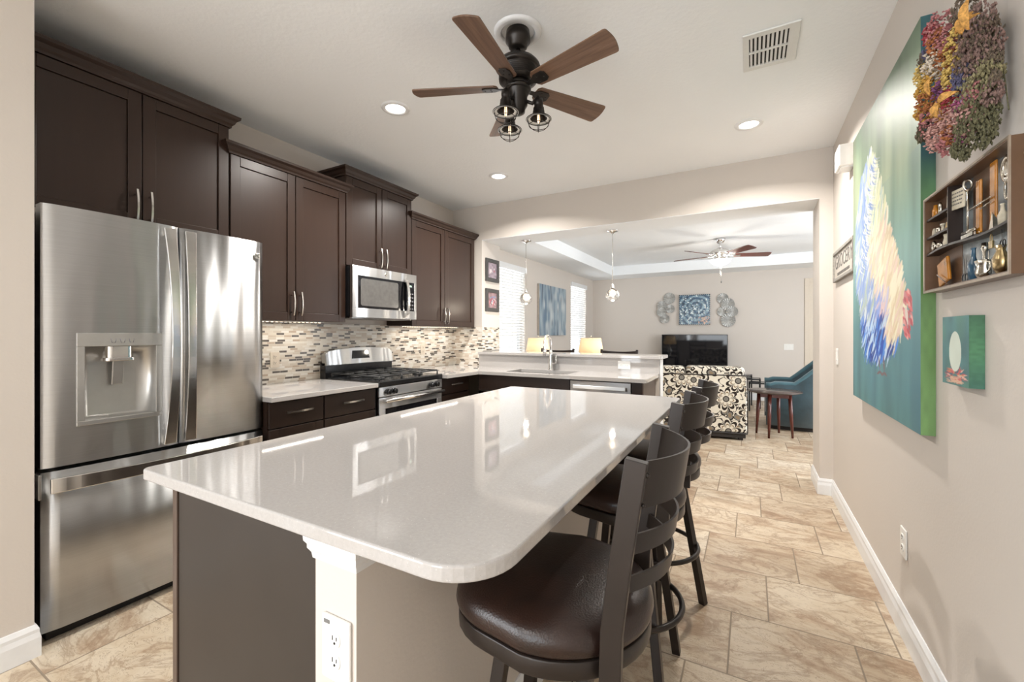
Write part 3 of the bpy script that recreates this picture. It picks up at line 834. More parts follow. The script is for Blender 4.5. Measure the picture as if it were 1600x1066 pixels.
link('underside_vent', MB().box(XL + 0.1, MX - 0.05, 2.36, 3.07, 1.392, 1.405), M['steel_dark'], t, bevel=0.002)

# ---------------------------------------------------------------- range
RX = -2.425
y0, y1 = 2.336, 3.092
t = thing('gas_range', 'stainless and black gas range with arched backguard below the microwave', 'stove', (-2.75, 2.714, 0))
link('body', MB().box(-3.09, RX - 0.04, y0 + 0.003, y1 - 0.003, 0.02, 0.885), M['darkgrey'], t, bevel=0.003)
ck = link('cooktop', MB().box(-3.0, RX + 0.005, y0, y1, 0.868, 0.912), M['black'], t, bevel=0.008)
link('control_strip', MB().box(RX - 0.04, RX, y0 + 0.004, y1 - 0.004, 0.792, 0.866), M['steel'], t, bevel=0.004)
for yy in (2.422, 2.487, 2.935, 3.0):
    k = MB().cyl((RX, yy, 0.829), (RX + 0.012, yy, 0.829), 0.024, 20).cyl((RX + 0.012, yy, 0.829), (RX + 0.034, yy, 0.829), 0.019, 20, 0.016)
    k.box(RX + 0.02, RX + 0.038, yy - 0.004, yy + 0.004, 0.811, 0.847)
    link('knob', k, M['black'], t)
# oven door
mb = MB().box(RX - 0.04, RX - 0.002, y0 + 0.006, y1 - 0.006, 0.70, 0.786).box(RX - 0.04, RX - 0.002, y0 + 0.006, y1 - 0.006, 0.19, 0.27)
mb.box(RX - 0.04, RX - 0.002, y0 + 0.006, y0 + 0.07, 0.27, 0.70).box(RX - 0.04, RX - 0.002, y1 - 0.07, y1 - 0.006, 0.27, 0.70)
od = link('oven_door', mb, M['steel'], t, bevel=0.003)
link('door_glass', MB().box(RX - 0.03, RX - 0.004, y0 + 0.05, y1 - 0.05, 0.25, 0.745), M['blackglass'], od)
hb = MB().tube([(RX + 0.042, y0 + 0.03, 0.765), (RX + 0.048, (y0 + y1) / 2, 0.765), (RX + 0.042, y1 - 0.03, 0.765)], 0.014, 12)
for yy in (y0 + 0.06, y1 - 0.06): hb.box(RX - 0.004, RX + 0.042, yy - 0.014, yy + 0.014, 0.755, 0.775)
link('handle', hb, M['handle'], od, bevel=0.0)
link('storage_drawer', MB().box(RX - 0.04, RX - 0.002, y0 + 0.006, y1 - 0.006, 0.05, 0.18), M['steel'], t, bevel=0.003)
# backguard with arched top
def arch(y0_, y1_, z0, z1, rise, n=20):
    pts = [(y0_, z0), (y1_, z0)]
    for i in range(n + 1):
        q = 1 - i / n; pts.append((y0_ + (y1_ - y0_) * q, z1 + rise * (1 - (2 * q - 1) ** 2) * 1.0 - (0.018 if q in (0.0, 1.0) else 0)))
    return pts
def yz(x, tilt=0.0, z0=0.0):
    return Matrix.Translation((x, 0, z0)) @ Matrix.Rotation(tilt, 4, 'Y') @ Matrix.Translation((0, 0, -z0)) @ Matrix(((0, 0, 1, 0), (1, 0, 0, 0), (0, 1, 0, 0), (0, 0, 0, 1)))
bg = MB().box(-3.095, -3.03, y0 + 0.004, y1 - 0.004, 0.90, 1.03)
link('backguard_base', bg, M['black'], t, bevel=0.003)
bk = MB().prism(arch(y0 + 0.004, y1 - 0.004, 1.0, 1.115, 0.03), 0, 0.055, mat=yz(-3.07, -0.16, 1.0))
b_ = link('backguard', bk, M['steel'], t, bevel=0.004)
link('control_display', MB().prism([(2.60, 1.045), (2.80, 1.045), (2.785, 1.115), (2.615, 1.115)], 0.055, 0.057, mat=yz(-3.07, -0.16, 1.0)), M['blackglass'], b_)
# burners and grates
gi = 0
for gy0, gy1 in ((2.37, 2.605), (2.612, 2.816), (2.823, 3.058)):
    g_ = MB(); zt = 0.944
    x0_, x1_ = -2.985, -2.455
    g_.tube([(x0_, gy0, zt), (x1_, gy0, zt), (x1_, gy1, zt), (x0_, gy1, zt)], 0.006, 6, closed=True)
    ym = (gy0 + gy1) / 2
    g_.tube([(x0_, ym, zt), (x1_, ym, zt)], 0.0055, 6)
    for xx in (-2.86, -2.72, -2.58): g_.tube([(xx, gy0, zt), (xx, gy1, zt)], 0.0055, 6)
    for xx in (x0_, x1_):
        for yy in (gy0, gy1): g_.tube([(xx, yy, zt), (xx, yy, 0.912)], 0.006, 6)
    link('grate', g_, M['iron'], t)
for bx, by in ((-2.85, 2.487), (-2.58, 2.487), (-2.72, 2.714), (-2.85, 2.94), (-2.58, 2.94)):
    link('burner', MB().lathe([(0.045, 0), (0.045, 0.008), (0.032, 0.012), (0.032, 0.02), (0.0, 0.022)], (bx, by, 0.912), 20), M['iron'], t)

# ---------------------------------------------------------------- base cabinets
BX = -2.455
def drawer_front(mb, x, y0, y1, z0, z1): return mb.box(x - 0.02, x, y0, y1, z0, z1)
def base_cab(label, y0, y1, kind='doors'):
    t = thing('base_cabinet', label, 'cabinet', ((XL + BX) / 2, (y0 + y1) / 2, 0), group='espresso base cabinets')
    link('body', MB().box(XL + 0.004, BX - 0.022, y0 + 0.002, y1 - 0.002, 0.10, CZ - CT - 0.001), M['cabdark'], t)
    link('toe_kick', MB().box(XL + 0.004, BX - 0.09, y0 + 0.002, y1 - 0.002, 0.0, 0.10), M['rubber'], t)
    d = link('drawer', drawer_front(MB(), BX, y0 + 0.003, y1 - 0.003, 0.712, 0.862), M['cabdark'], t, bevel=0.003)
    link('handle', pull(BX, (y0 + y1) / 2, 0.797, 0.18, False), M['nickel'], d)
    d = link('door', door_mb(BX, y0 + 0.003, y1 - 0.003, 0.11, 0.704), M['cabdark'], t, bevel=0.002)
    link('handle', pull(BX, y1 - 0.035, 0.53, 0.165), M['nickel'], d)
base_cab('dark brown base cabinet beside the refrigerator', 1.515, 1.886)
base_cab('dark brown base cabinet immediately left of the range', 1.889, 2.333)
base_cab('dark brown base cabinet immediately right of the range', 3.096, 3.56)
# sink run: faces the photographer
SY = 3.60
t = thing('sink_cabinet', 'dark brown corner and sink base cabinet below the sink', 'cabinet', (-1.9, 3.85, 0))
link('body', MB().box(-2.44, -1.404, SY + 0.022, 4.11, 0.10, 0.64), M['cabdark'], t)
link('back_panel', MB().box(-2.44, -1.404, 4.09, 4.11, 0.64, CZ - CT - 0.001), M['cabdark'], t)
link('side_panel', MB().box(-1.42, -1.404, SY + 0.022, 4.09, 0.64, CZ - CT - 0.001), M['cabdark'], t)
link('toe_kick', MB().box(-2.44, -1.404, SY + 0.09, 4.11, 0, 0.10), M['rubber'], t)
link('false_drawer', MB().box(-2.37, -1.405, SY, SY + 0.022, 0.712, CZ - CT - 0.004), M['cabdark'], t, bevel=0.003)
for a, b in ((-2.37, -1.890), (-1.886, -1.406)):
    link('door', MB().box(a, b, SY + 0.009, SY + 0.02, 0.11, 0.704).box(a, a + 0.058, SY, SY + 0.02, 0.11, 0.704).box(b - 0.058, b, SY, SY + 0.02, 0.11, 0.704).box(a, b, SY, SY + 0.02, 0.646, 0.704).box(a, b, SY, SY + 0.02, 0.11, 0.168), M['cabdark'], t, bevel=0.002)
t = thing('dishwasher', 'stainless steel dishwasher under the sink counter near its right end', 'dishwasher', (-1.13, 3.85, 0))
link('body', MB().box(-1.40, -0.862, SY + 0.04, 4.10, 0.10, CZ - CT - 0.002), M['darkgrey'], t)
link('door', MB().box(-1.398, -0.864, SY - 0.012, SY + 0.04, 0.11, 0.86), M['steel_dark'], t, bevel=0.004)
link('handle', MB().box(-1.36, -0.90, SY - 0.05, SY - 0.035, 0.795, 0.825).box(-1.34, -1.32, SY - 0.036, SY - 0.01, 0.80, 0.82).box(-0.94, -0.92, SY - 0.036, SY - 0.01, 0.80, 0.82), M['steel'], t, bevel=0.003)
link('toe_kick', MB().box(-1.39, -0.87, SY + 0.09, 4.08, 0, 0.10), M['rubber'], t)
t = thing('end_cabinet', 'narrow dark brown filler cabinet at the right end of the sink counter', 'cabinet', (-0.81, 3.85, 0))
link('body', MB().box(-0.86, -0.775, SY, 4.10, 0.0, CZ - CT - 0.002), M['cabdark'], t, bevel=0.002)
M['sidep'] = wood('cabinet_side', (0.085, 0.056, 0.042), 0.35)
link('side_panel', MB().box(-0.775, -0.765, SY, 4.105, 0.0, CZ - CT - 0.002), M['sidep'], t, bevel=0.002)

# ---------------------------------------------------------------- counters
solo('countertop', MB().prism(rrect(XL + 0.013, -2.425, 1.512, 2.333, 0.003), CZ - CT, CZ), M['quartz'], 'short quartz countertop between refrigerator and range', 'countertop', 'kitchen quartz countertops', bevel=0.004)
t_ct = thing('countertop', 'long L-shaped quartz countertop with the sink in it', 'countertop', (-1.9, 3.8, CZ - CT), group='kitchen quartz countertops')
CF = 3.56
SX0, SX1, SY0, SY1 = -2.10, -1.46, 3.66, 4.00
mb = MB()
# slab in pieces around the sink cut-out, joined flush
outline = [(XL + 0.013, 3.095), (-2.37, 3.095), (-2.34, CF), (SX0, CF), (SX0, 4.113), (JL + 0.0, 4.113), (JL + 0.0, 4.166), (XL + 0.013, 4.166)]
mb.prism(outline, CZ - CT, CZ)
mb.prism([(SX0, CF), (SX1, CF), (SX1, SY0), (SX0, SY0)], CZ - CT, CZ)
mb.prism([(SX0, SY1), (SX1, SY1), (SX1, 4.113), (SX0, 4.113)], CZ - CT, CZ)
mb.prism([(SX1, CF), (-0.745, CF), (-0.735, CF + 0.01), (-0.735, 4.113), (SX1, 4.113)], CZ - CT, CZ)
link('slab', mb, M['quartz'], t_ct)
link('splash_panel', MB().box(JL + 0.013, PX1 + 0.0, 4.10, 4.1145, CZ, 1.034), M['quartz'], t_ct)
solo('bar_ledge', MB().prism(rrect(JL + 0.014, -0.700, 4.07, 4.40, [0.004, 0.02, 0.02, 0.004]), 1.036, 1.066), M['quartz'], 'raised quartz bar ledge on the half wall behind the sink', 'countertop', bevel=0.005)
# sink
t = thing('sink', 'undermount stainless steel double kitchen sink in the L-shaped counter', 'sink', ((SX0 + SX1) / 2, 3.83, 0.66))
def basin(x0, x1, y0, y1, z0, z1):
    mb = MB(); o = rrect(x0, x1, y0, y1, 0.05); i_ = rrect(x0 + 0.012, x1 - 0.012, y0 + 0.012, y1 - 0.012, 0.045); n = len(o)
    vs = [(x, y, z1) for x, y in o] + [(x, y, z1) for x, y in i_] + [(x, y, z0 + 0.006) for x, y in i_] + [(x, y, z0) for x, y in o]
    fs = []
    for a, b in ((0, 1), (1, 2)):
        for j in range(n): k = (j + 1) % n; fs.append((a * n + j, a * n + k, b * n + k, b * n + j))
    fs += [(3 * n + j, 3 * n + (j + 1) % n, (j + 1) % n, j) for j in range(n)]
    mb.add(vs, fs, True); mb.add([vs[2 * n + j] for j in range(n)], [tuple(range(n))]); mb.add([vs[3 * n + j] for j in range(n)], [tuple(range(n))[::-1]])
    return mb
link('basin', basin(SX0 - 0.004, -1.80, SY0 - 0.004, SY1 + 0.004, 0.67, CZ - CT - 0.001), M['chrome'], t)
link('basin', basin(-1.795, SX1 + 0.004, SY0 - 0.004, SY1 + 0.004, 0.67, CZ - CT - 0.001), M['chrome'], t)
for xx in (-1.95, -1.63): link('drain', MB().lathe([(0.0, 0.009), (0.03, 0.009), (0.04, 0.011), (0.042, 0.006)], (xx, 3.83, 0.67), 20), M['darkgrey'], t)
# faucet
t = thing('faucet', 'brushed steel pull-down kitchen faucet behind the sink', 'faucet', (-1.785, 4.045, CZ))
fx_, fy = -1.785, 4.045
link('body', MB().lathe([(0.030, 0), (0.030, 0.008), (0.024, 0.02), (0.021, 0.10), (0.019, 0.16), (0.015, 0.20)], (fx_, fy, CZ), 24), M['chrome'], t)
pts = [(fx_, fy, CZ + 0.19)]
for i in range(13):
    a = PI - i / 12 * PI * 1.05
    pts.append((fx_ + 0.01 * i / 12, fy - 0.085 - 0.085 * math.cos(a), CZ + 0.265 + 0.085 * math.sin(a)))
link('neck', MB().tube([(p[0], p[1], p[2]) for p in pts], 0.0125, 14), M['chrome'], t)
link('spray_head', MB().tube([(fx_ + 0.01, fy - 0.17, CZ + 0.265), (fx_ + 0.01, fy - 0.172, CZ + 0.20), (fx_ + 0.01, fy - 0.173, CZ + 0.15)], [0.014, 0.017, 0.021], 16), M['chrome'], t)
link('lever', MB().tube([(fx_ + 0.015, fy, CZ + 0.065), (fx_ + 0.055, fy, CZ + 0.072), (fx_ + 0.062, fy - 0.005, CZ + 0.10), (fx_ + 0.058, fy - 0.01, CZ + 0.155)], [0.012, 0.010, 0.008, 0.005], 10), M['chrome'], t)

# slim LED strips under the wall cabinets
M['ledwarm'] = glow('led_strip', (1.0, 0.80, 0.55), 2.5)
for lab, ya, yb, zb in (('slim LED light strip under the long cabinet between refrigerator and microwave', 1.56, 2.28, 1.364), ('slim LED light strip under the corner wall cabinet', 3.16, 4.08, 1.346)):
    t = thing('cabinet_light', lab, 'light strip', (-2.98, (ya + yb) / 2, zb - 0.012))
    link('housing', MB().box(-2.995, -2.965, ya, yb, zb - 0.008, zb), M['white'], t)
    led = MB(); k = 0
    while ya + 0.03 + k * 0.035 < yb: led.box(-2.986, -2.974, ya + 0.015 + k * 0.035, ya + 0.028 + k * 0.035, zb - 0.010, zb - 0.0079); k += 1
    link('diodes', led, M['ledwarm'], t)
    l = bpy.data.lights.new('cabinet_led', 'AREA'); l.shape = 'RECTANGLE'; l.size = 0.012; l.size_y = yb - ya; l.energy = 1.1 * (yb - ya); l.color = (1.0, 0.93, 0.82)
    o = bpy.data.objects.new('cabinet_led', l); o.location = (-2.98, (ya + yb) / 2, zb - 0.0125); COL.objects.link(o)
# ---------------------------------------------------------------- island
IX0, IX1, IY0, IY1 = -1.476, -0.355, 0.547, 2.664
KX0, KX1, EY, FYI = -0.805, -0.682, 0.60, 2.58
t = thing('kitchen_island', 'kitchen island base of dark cabinets with beige knee wall and white capital', 'kitchen island', (-1.05, 1.6, 0))
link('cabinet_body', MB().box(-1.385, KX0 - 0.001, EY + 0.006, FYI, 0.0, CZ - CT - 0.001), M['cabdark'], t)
link('end_panel', MB().box(-1.385, KX0 - 0.001, EY, EY + 0.006, 0.0, CZ - CT - 0.001), M['endpanel'], t)
link('corner_stile', MB().box(-1.412, -1.389, EY - 0.004, EY + 0.02, 0.0, CZ - CT - 0.001), M['sidep'], t, bevel=0.002)
yy = EY + 0.03
for k in range(3):
    a = EY + 0.03 + k * 0.65; b = a + 0.642
    d = link('drawer', MB().box(-1.405, -1.386, a, b, 0.712, 0.862), M['cabdark'], t, bevel=0.003)
    link('handle', xf(pull(0, 0, 0, 0.18, False), Matrix.Translation((-1.405, (a + b) / 2, 0.79)) @ Matrix.Rotation(PI, 4, 'Z')), M['nickel'], d)
    for c0, c1, hy in ((a, (a + b) / 2 - 0.002, -0.03), ((a + b) / 2 + 0.002, b, 0.03)):
        dd = xf(door_mb(0, -c1, -c0, 0.11, 0.704), Matrix.Translation((-1.405, 0, 0)) @ Matrix.Rotation(PI, 4, 'Z'))
        d = link('door', dd, M['cabdark'], t, bevel=0.002)
kw = link('knee_wall', MB().box(KX0, KX1, EY - 0.002, FYI, 0, CZ - CT - 0.001), M['wall'], t, label='beige painted knee wall')
cap = [(0, 0.800), (0.004, 0.800), (0.006, 0.812), (0.012, 0.822), (0.012, 0.830), (0.017, 0.838), (0.018, 0.850), (0.026, 0.862), (0.026, 0.8685), (0, 0.8685)]
link('capital', MB().sweep([(KX0, EY + 0.09), (KX0, EY - 0.002), (KX1, EY - 0.002), (KX1, FYI)][:3] + [(KX1, EY + 0.10)], cap), M['trim'], t, label='white moulded capital')
link('base_trim', MB().sweep([(KX0 - 0.0, EY - 0.002), (KX1, EY - 0.002), (KX1, FYI)], bp), M['trim'], t, label='white baseboard strip')
oe = (IX1 - 0.115, IY0)
ot = rrect(IX0, IX1, IY0, IY1, [0.022, 0.115, 0.03, 0.03], 10)
solo('countertop', MB().prism(ot, CZ - CT, CZ), M['quartz'], 'large white quartz island countertop with a rounded corner by the nearest stool', 'countertop', 'kitchen quartz countertops', bevel=0.005, segs=3)

# outlets and switches
def plate(name, label, cat, loc, normal, w, h, kind='outlet', group=None, mat='white', up=(0, 0, 1)):
    """wall plate built in its own frame: width along local X, height along local Z, facing local -Y"""
    n = Vector(normal); u = Vector(up); r = n.cross(u) * -1
    R = Matrix((( r.x, -n.x, u.x, loc[0]), (r.y, -n.y, u.y, loc[1]), (r.z, -n.z, u.z, loc[2]), (0, 0, 0, 1)))
    t = thing(name, label, cat, loc, group=group)
    link('cover_plate', xf(MB().prism(rrect(-w / 2, w / 2, -h / 2, h / 2, 0.004), 0, 0.006, mat=Matrix(((1, 0, 0, 0), (0, 0, -1, 0), (0, 1, 0, 0), (0, 0, 0, 1)))), R), M[mat], t, bevel=0.0015)
    if kind == 'outlet':
        horiz = w > h
        for s in (-1, 1):
            cx, cz = (s * 0.026, 0) if horiz else (0, s * 0.022)
            o = MB().prism([(cx + 0.0155 * math.cos(a) * 0.98, max(-0.014, min(0.014, 0.0175 * math.sin(a))) + cz) if not horiz else (cx + max(-0.014, min(0.014, 0.0175 * math.cos(a))), cz + 0.0155 * math.sin(a)) for a in np.linspace(0, 2 * PI, 24, endpoint=False)], 0, 0.0085, mat=Matrix(((1, 0, 0, 0), (0, 0, -1, 0), (0, 1, 0, 0), (0, 0, 0, 1))))
            so = link('socket', xf(o, R), M[mat], t, bevel=0.001)
            sl = MB()
            if horiz:
                sl.box(cx + 0.002, cx + 0.008, -0.0095, -0.0084, 0.004, 0.0055); sl.box(cx + 0.002, cx + 0.010, -0.0095, -0.0084, -0.0055, -0.004); sl.box(cx - 0.010, cx - 0.006, -0.0095, -0.0084, -0.002, 0.002)
            else:
                sl.box(-0.0065, -0.005, -0.0095, -0.0084, cz - 0.001, cz + 0.008); sl.box(0.005, 0.0065, -0.0095, -0.0084, cz, cz + 0.007); sl.lathe([(0, 0), (0.0025, 0), (0.0025, 0.001), (0, 0.001)], seg=10, mat=Matrix.Translation((0, -0.0084, cz - 0.0065)) @ Matrix.Rotation(PI / 2, 4, 'X'))
            link('slots', xf(sl, R), M['rubber'], so)
    elif kind == 'switch':
        k = max(1, round(w / 0.06))
        for i in range(k):
            cx = (i - (k - 1) / 2) * 0.046
            link('rocker', xf(MB().box(cx - 0.015, cx + 0.015, -0.010, -0.005, -0.03, 0.03), R), M[mat], t, bevel=0.002)
    return t
t = plate('wall_outlet', 'large white duplex outlet on the end of the island knee wall', 'outlet', (-0.7345, EY - 0.003, 0.632), (0, -1, 0), 0.082, 0.130)
link('tester_mark', MB().box(-0.768, -0.752, EY - 0.0105, EY - 0.009, 0.680, 0.687), M['btn'], t)
plate('wall_outlet', 'white outlet plate low on the right wall below the paintings', 'outlet', (XR - 0.001, 2.39, 0.392), (-1, 0, 0), 0.075, 0.12)
plate('wall_switch', 'small white light switch on the right wall beside the doorway corner, under the sign', 'switch', (XR - 0.001, 3.99, 1.10), (-1, 0, 0), 0.075, 0.12, 'switch')
plate('wall_outlet', 'white horizontal outlet on the quartz panel under the bar ledge, right of the faucet', 'outlet', (-1.05, 4.099, 0.972), (0, -1, 0), 0.118, 0.076)
plate('wall_outlet', 'cream outlet on the mosaic backsplash right beside the refrigerator', 'outlet', (XL + 0.0125, 1.96, 1.075), (1, 0, 0), 0.072, 0.115, mat='cream')
plate('wall_outlet', 'cream outlet on the mosaic backsplash between the range and the corner', 'outlet', (XL + 0.0125, 3.62, 1.10), (1, 0, 0), 0.072, 0.115, mat='cream')
plate('wall_switch', 'white double switch plate on the far living room wall right of the television', 'switch', (0.615, YF - 0.001, 1.022), (0, -1, 0), 0.15, 0.11, 'switch')
# door chime box
t = thing('door_chime', 'white door chime box high on the right wall above the painting edge', 'door chime', (0.53, 3.46, 2.33))
link('case', MB().box(0.487, XR - 0.001, 3.38, 3.54, 2.33, 2.465), M['white'], t, bevel=0.006)
link('base_grille', MB().box(0.50, XR - 0.002, 3.40, 3.52, 2.322, 2.331), M['grille'], t)

# ---------------------------------------------------------------- bar stools
def seat_outline(k=1.0, n=48):
    """rounded seat: round at the back, narrower squared front"""
    pts = []
    for i in range(n):
        a = 2 * PI * i / n; c, s = math.cos(a), math.sin(a)
        if c >= 0: r = 0.215
        else:
            r = 0.215 / (abs(c) ** 3.6 + abs(s) ** 3.6) ** (1 / 3.6)
            r = 0.215 * (1 - min(1, -c * 2.2)) + r * min(1, -c * 2.2)
        x, y = r * c, r * s
        if x < 0: y *= 1 + x * 0.75
        pts.append((x * k, y * k))
    return pts
def make_stool(label, loc, rz, base_rot=0.0):
    t = thing('bar_stool', label, 'bar stool', loc, rz, 'bar stools along the island', world=False)
    def leg(ax, ay):
        R = Matrix.Rotation(base_rot, 4, 'Z')
        return xf(MB().tube([(ax * 0.088, ay * 0.088, 0.615), (ax * 0.162, ay * 0.162, 0.0)], 0, square=(0.030, 0.030)), R)
    for ax, ay in ((1, 1), (1, -1), (-1, 1), (-1, -1)): link('leg', leg(ax, ay), M['stoolmetal'], t, bevel=0.002)
    link('foot_ring', MB().tube([(0.203 * math.cos(a), 0.203 * math.sin(a), 0.27) for a in np.linspace(0, 2 * PI, 40, endpoint=False)], 0.0105, 8, closed=True), M['stoolmetal'], t)
    link('swivel_plate', MB().lathe([(0.0, 0.60), (0.11, 0.60), (0.11, 0.622), (0.0, 0.622)], seg=24), M['stoolmetal'], t)
    link('seat_frame', MB().prism(seat_outline(0.985), 0.618, 0.655, smooth=True), M['stoolmetal'], t, bevel=0.004)
    # domed cushion
    cu = MB(); o = seat_outline(1.0, 64); n = len(o)
    prof = [(0.965, 0.656), (0.995, 0.664), (1.01, 0.676), (1.0, 0.692), (0.965, 0.705), (0.90, 0.714), (0.78, 0.721), (0.6, 0.727), (0.35, 0.731), (0.12, 0.732)]
    vs = [(x * k, y * k, z) for k, z in prof for x, y in o]
    fs = [(i * n + j, i * n + (j + 1) % n, (i + 1) * n + (j + 1) % n, (i + 1) * n + j) for i in range(len(prof) - 1) for j in range(n)]
    fs += [tuple(range(n))[::-1], tuple(range((len(prof) - 1) * n, len(prof) * n))]
    cu.add(vs, fs, True)
    link('seat', cu, M['leather'], t)
    PXY = 0.168
    for s in (-1, 1):
        link('back_post', MB().tube([(0.165, s * PXY, 0.612), (0.168, s * PXY, 0.72), (0.185, s * PXY, 0.86), (0.213, s * PXY, 1.045)], 0, square=(0.022, 0.040)), M['stoolmetal'], t, bevel=0.002)
    def slat(z0, z1, xb, bow=0.075):
        n = 18; vs = []
        for i in range(n + 1):
            q = i / n; y = (2 * q - 1) * PXY * 0.97; b = bow * (1 - (2 * q - 1) ** 2)
            for dx, z in ((0, z0), (0.005, z0), (0.005, z1), (0, z1)):
                lean = (z - z0) * 0.16
                vs.append((xb + b + dx + lean, y, z))
        fs = [(i * 4 + j, i * 4 + (j + 1) % 4, i * 4 + 4 + (j + 1) % 4, i * 4 + 4 + j) for i in range(n) for j in range(4)] + [(0, 1, 2, 3), (n * 4, n * 4 + 1, n * 4 + 2, n * 4 + 3)]
        return MB().add(vs, fs, True)
    for z0, z1, xb in ((0.950, 1.040, 0.197), (0.862, 0.902, 0.183), (0.788, 0.822, 0.174)):
        o_ = link('back_slat', slat(z0, z1, xb), M['stoolmetal'], t, auto=True)
    link('bolt', MB().ball((0.231, -PXY, 1.02), 0.005, 10, 6), M['stoolmetal'], t)
    link('bolt', MB().ball((0.224, -PXY, 0.965), 0.004, 10, 6), M['stoolmetal'], t)
    return t
make_stool('brown leather bar stool nearest the camera at the rounded counter corner', (-0.40, 0.945, 0), 0.05, 0.0)
make_stool('middle brown leather bar stool of the three beside the island', (-0.42, 1.66, 0), 0.0, 0.0)
make_stool('farthest brown leather bar stool at the island end nearest the flowered sofa', (-0.415, 2.15, 0), 0.02, math.radians(-30))

# ---------------------------------------------------------------- kitchen ceiling fan
FXc, FYc = -0.99, 1.85
t = thing('ceiling_fan', 'bronze kitchen ceiling fan with brown wood blades and three caged bulbs', 'ceiling fan', (FXc, FYc, H))
C = (FXc, FYc, 0)
solo('ceiling_medallion', MB().lathe([(0.080, -0.001), (0.081, -0.012), (0.088, -0.018), (0.098, -0.014), (0.104, -0.016), (0.113, -0.009), (0.117, -0.001)], (FXc, FYc, H), 40, cap=False), M['trim'], 'round white plaster ring on the ceiling around the bronze fan mount', 'ceiling medallion')
link('canopy', MB().lathe([(0.0, H - 0.001), (0.056, H - 0.001), (0.060, H - 0.03), (0.060, H - 0.05), (0.048, H - 0.062), (0.045, H - 0.078), (0.032, H - 0.088), (0.0, H - 0.088)], C, 32), M['bronze'], t)
link('downrod', MB().cyl((FXc, FYc, H - 0.08), (FXc, FYc, 2.60), 0.012, 12), M['bronze'], t)
prof = [(0.0, 2.612), (0.03, 2.611), (0.062, 2.604), (0.090, 2.590), (0.106, 2.572), (0.110, 2.560), (0.101, 2.551)]
for k in range(5): prof += [(0.086, 2.549 - k * 0.009), (0.093, 2.546 - k * 0.009), (0.086, 2.543 - k * 0.009)]
prof += [(0.090, 2.502), (0.092, 2.498), (0.072, 2.490), (0.0, 2.488)]
link('motor_housing', MB().lathe(prof, C, 40), M['bronze'], t)
link('switch_housing', MB().lathe([(0.0, 2.490), (0.058, 2.490), (0.060, 2.470), (0.052, 2.462), (0.052, 2.435), (0.045, 2.428), (0.047, 2.38), (0.036, 2.362), (0.034, 2.345), (0.018, 2.335), (0.0, 2.334)], C, 32), M['bronze'], t)
for k in range(5):
    a = math.radians(-13 + 72 * k)
    Rz = Matrix.Translation((FXc, FYc, 2.468)) @ Matrix.Rotation(a, 4, 'Z') @ Matrix.Rotation(math.radians(-14), 4, 'X')
    ol = []
    r0, r1 = 0.115, 0.50
    for i in range(11):
        q = i / 10; ol.append((r0 + (r1 - r0) * q, -(0.044 + 0.018 * q)))
    tip = [(r1 + 0.013 + 0.009 * math.sin(PI * i / 8), -0.052 + 0.104 * i / 8) for i in range(0, 9)]
    ol += [(r1 + 0.009, -0.0595)] + tip + [(r1 + 0.009, 0.0595)] + [(x, -y) for x, y in ol[:11][::-1]] + [(0.100, 0.030), (0.096, 0.0), (0.100, -0.030)]
    bl = link('blade', MB().prism(ol, -0.0035, 0.0035), M['blade'], t, bevel=0.0015)
    # grain direction follows the blade
    me = bl.data; inv = Rz.inverted(); bl.matrix_local = Matrix.Identity(4)
    off = OFF[t.name]
    for v in me.vertices: v.co = v.co + off
    bl.matrix_local = Matrix.Translation(-off) @ Rz
    br = MB().prism([(0.05, -0.010), (0.09, -0.012), (0.115, -0.028), (0.16, -0.030), (0.175, -0.018), (0.175, 0.018), (0.16, 0.030), (0.115, 0.028), (0.09, 0.012), (0.05, 0.010)], -0.0085, -0.004)
    for sx, sy in ((0.13, -0.015), (0.13, 0.015), (0.16, 0)): br.lathe([(0, -0.003), (0.004, -0.002), (0.005, 0)], (sx, sy, -0.0085), 8)
    bk_ = link('blade_bracket', br, M['bronze'], bl, bevel=0.0015, off=(0, 0, 0))
link('hub_ring', MB().lathe([(0.050, 2.470), (0.064, 2.468), (0.064, 2.452), (0.050, 2.450)], C, 32), M['bronze'], t)
def cage_lamp(cx, cy, ztop, tilt_dir):
    b0 = Matrix.Translation((cx, cy, ztop))
    neck = link('lamp_head', xf(MB().lathe([(0.0, 0), (0.020, 0), (0.022, -0.03), (0.019, -0.034), (0.026, -0.045), (0.027, -0.075), (0.030, -0.080), (0.050, -0.090), (0.061, -0.098), (0.062, -0.101), (0.040, -0.094), (0.030, -0.088), (0.028, -0.060), (0.0, -0.058)], seg=28), b0), M['bronze'], t)
    link('bulb', xf(MB().lathe([(0.0, -0.058), (0.004, -0.062), (0.006, -0.085), (0.007, -0.105), (0.004, -0.118), (0.0, -0.120)], seg=16), b0), M['bulb'], neck)
    link('shade_lining', xf(MB().lathe([(0.041, -0.0955), (0.060, -0.1022), (0.0605, -0.1028), (0.041, -0.0965)], seg=28, cap=False), b0), M['white'], neck)
    cg = MB()
    for r, z in ((0.056, -0.103), (0.047, -0.128)): cg.tube([(r * math.cos(a), r * math.sin(a), z) for a in np.linspace(0, 2 * PI, 28, endpoint=False)], 0.0016, 5, closed=True)
    for k in range(2):
        a = PI / 2 * k + 0.505; pts = []
        for i in range(15):
            th = PI * i / 14; pts.append((0.052 * math.cos(th) * math.cos(a), 0.052 * math.cos(th) * math.sin(a), -0.103 - 0.054 * math.sin(th)))
        cg.tube(pts, 0.0016, 5)
    link('wire_cage', xf(cg, b0), M['bronze'], neck)
    arm = MB().tube([(FXc + (cx - FXc) * 0.35, FYc + (cy - FYc) * 0.35, 2.40), (FXc + (cx - FXc) * 0.7, FYc + (cy - FYc) * 0.7, 2.385), (cx, cy, ztop + 0.008), (cx, cy, ztop - 0.01)], 0.009, 10)
    link('lamp_arm', arm, M['bronze'], neck)
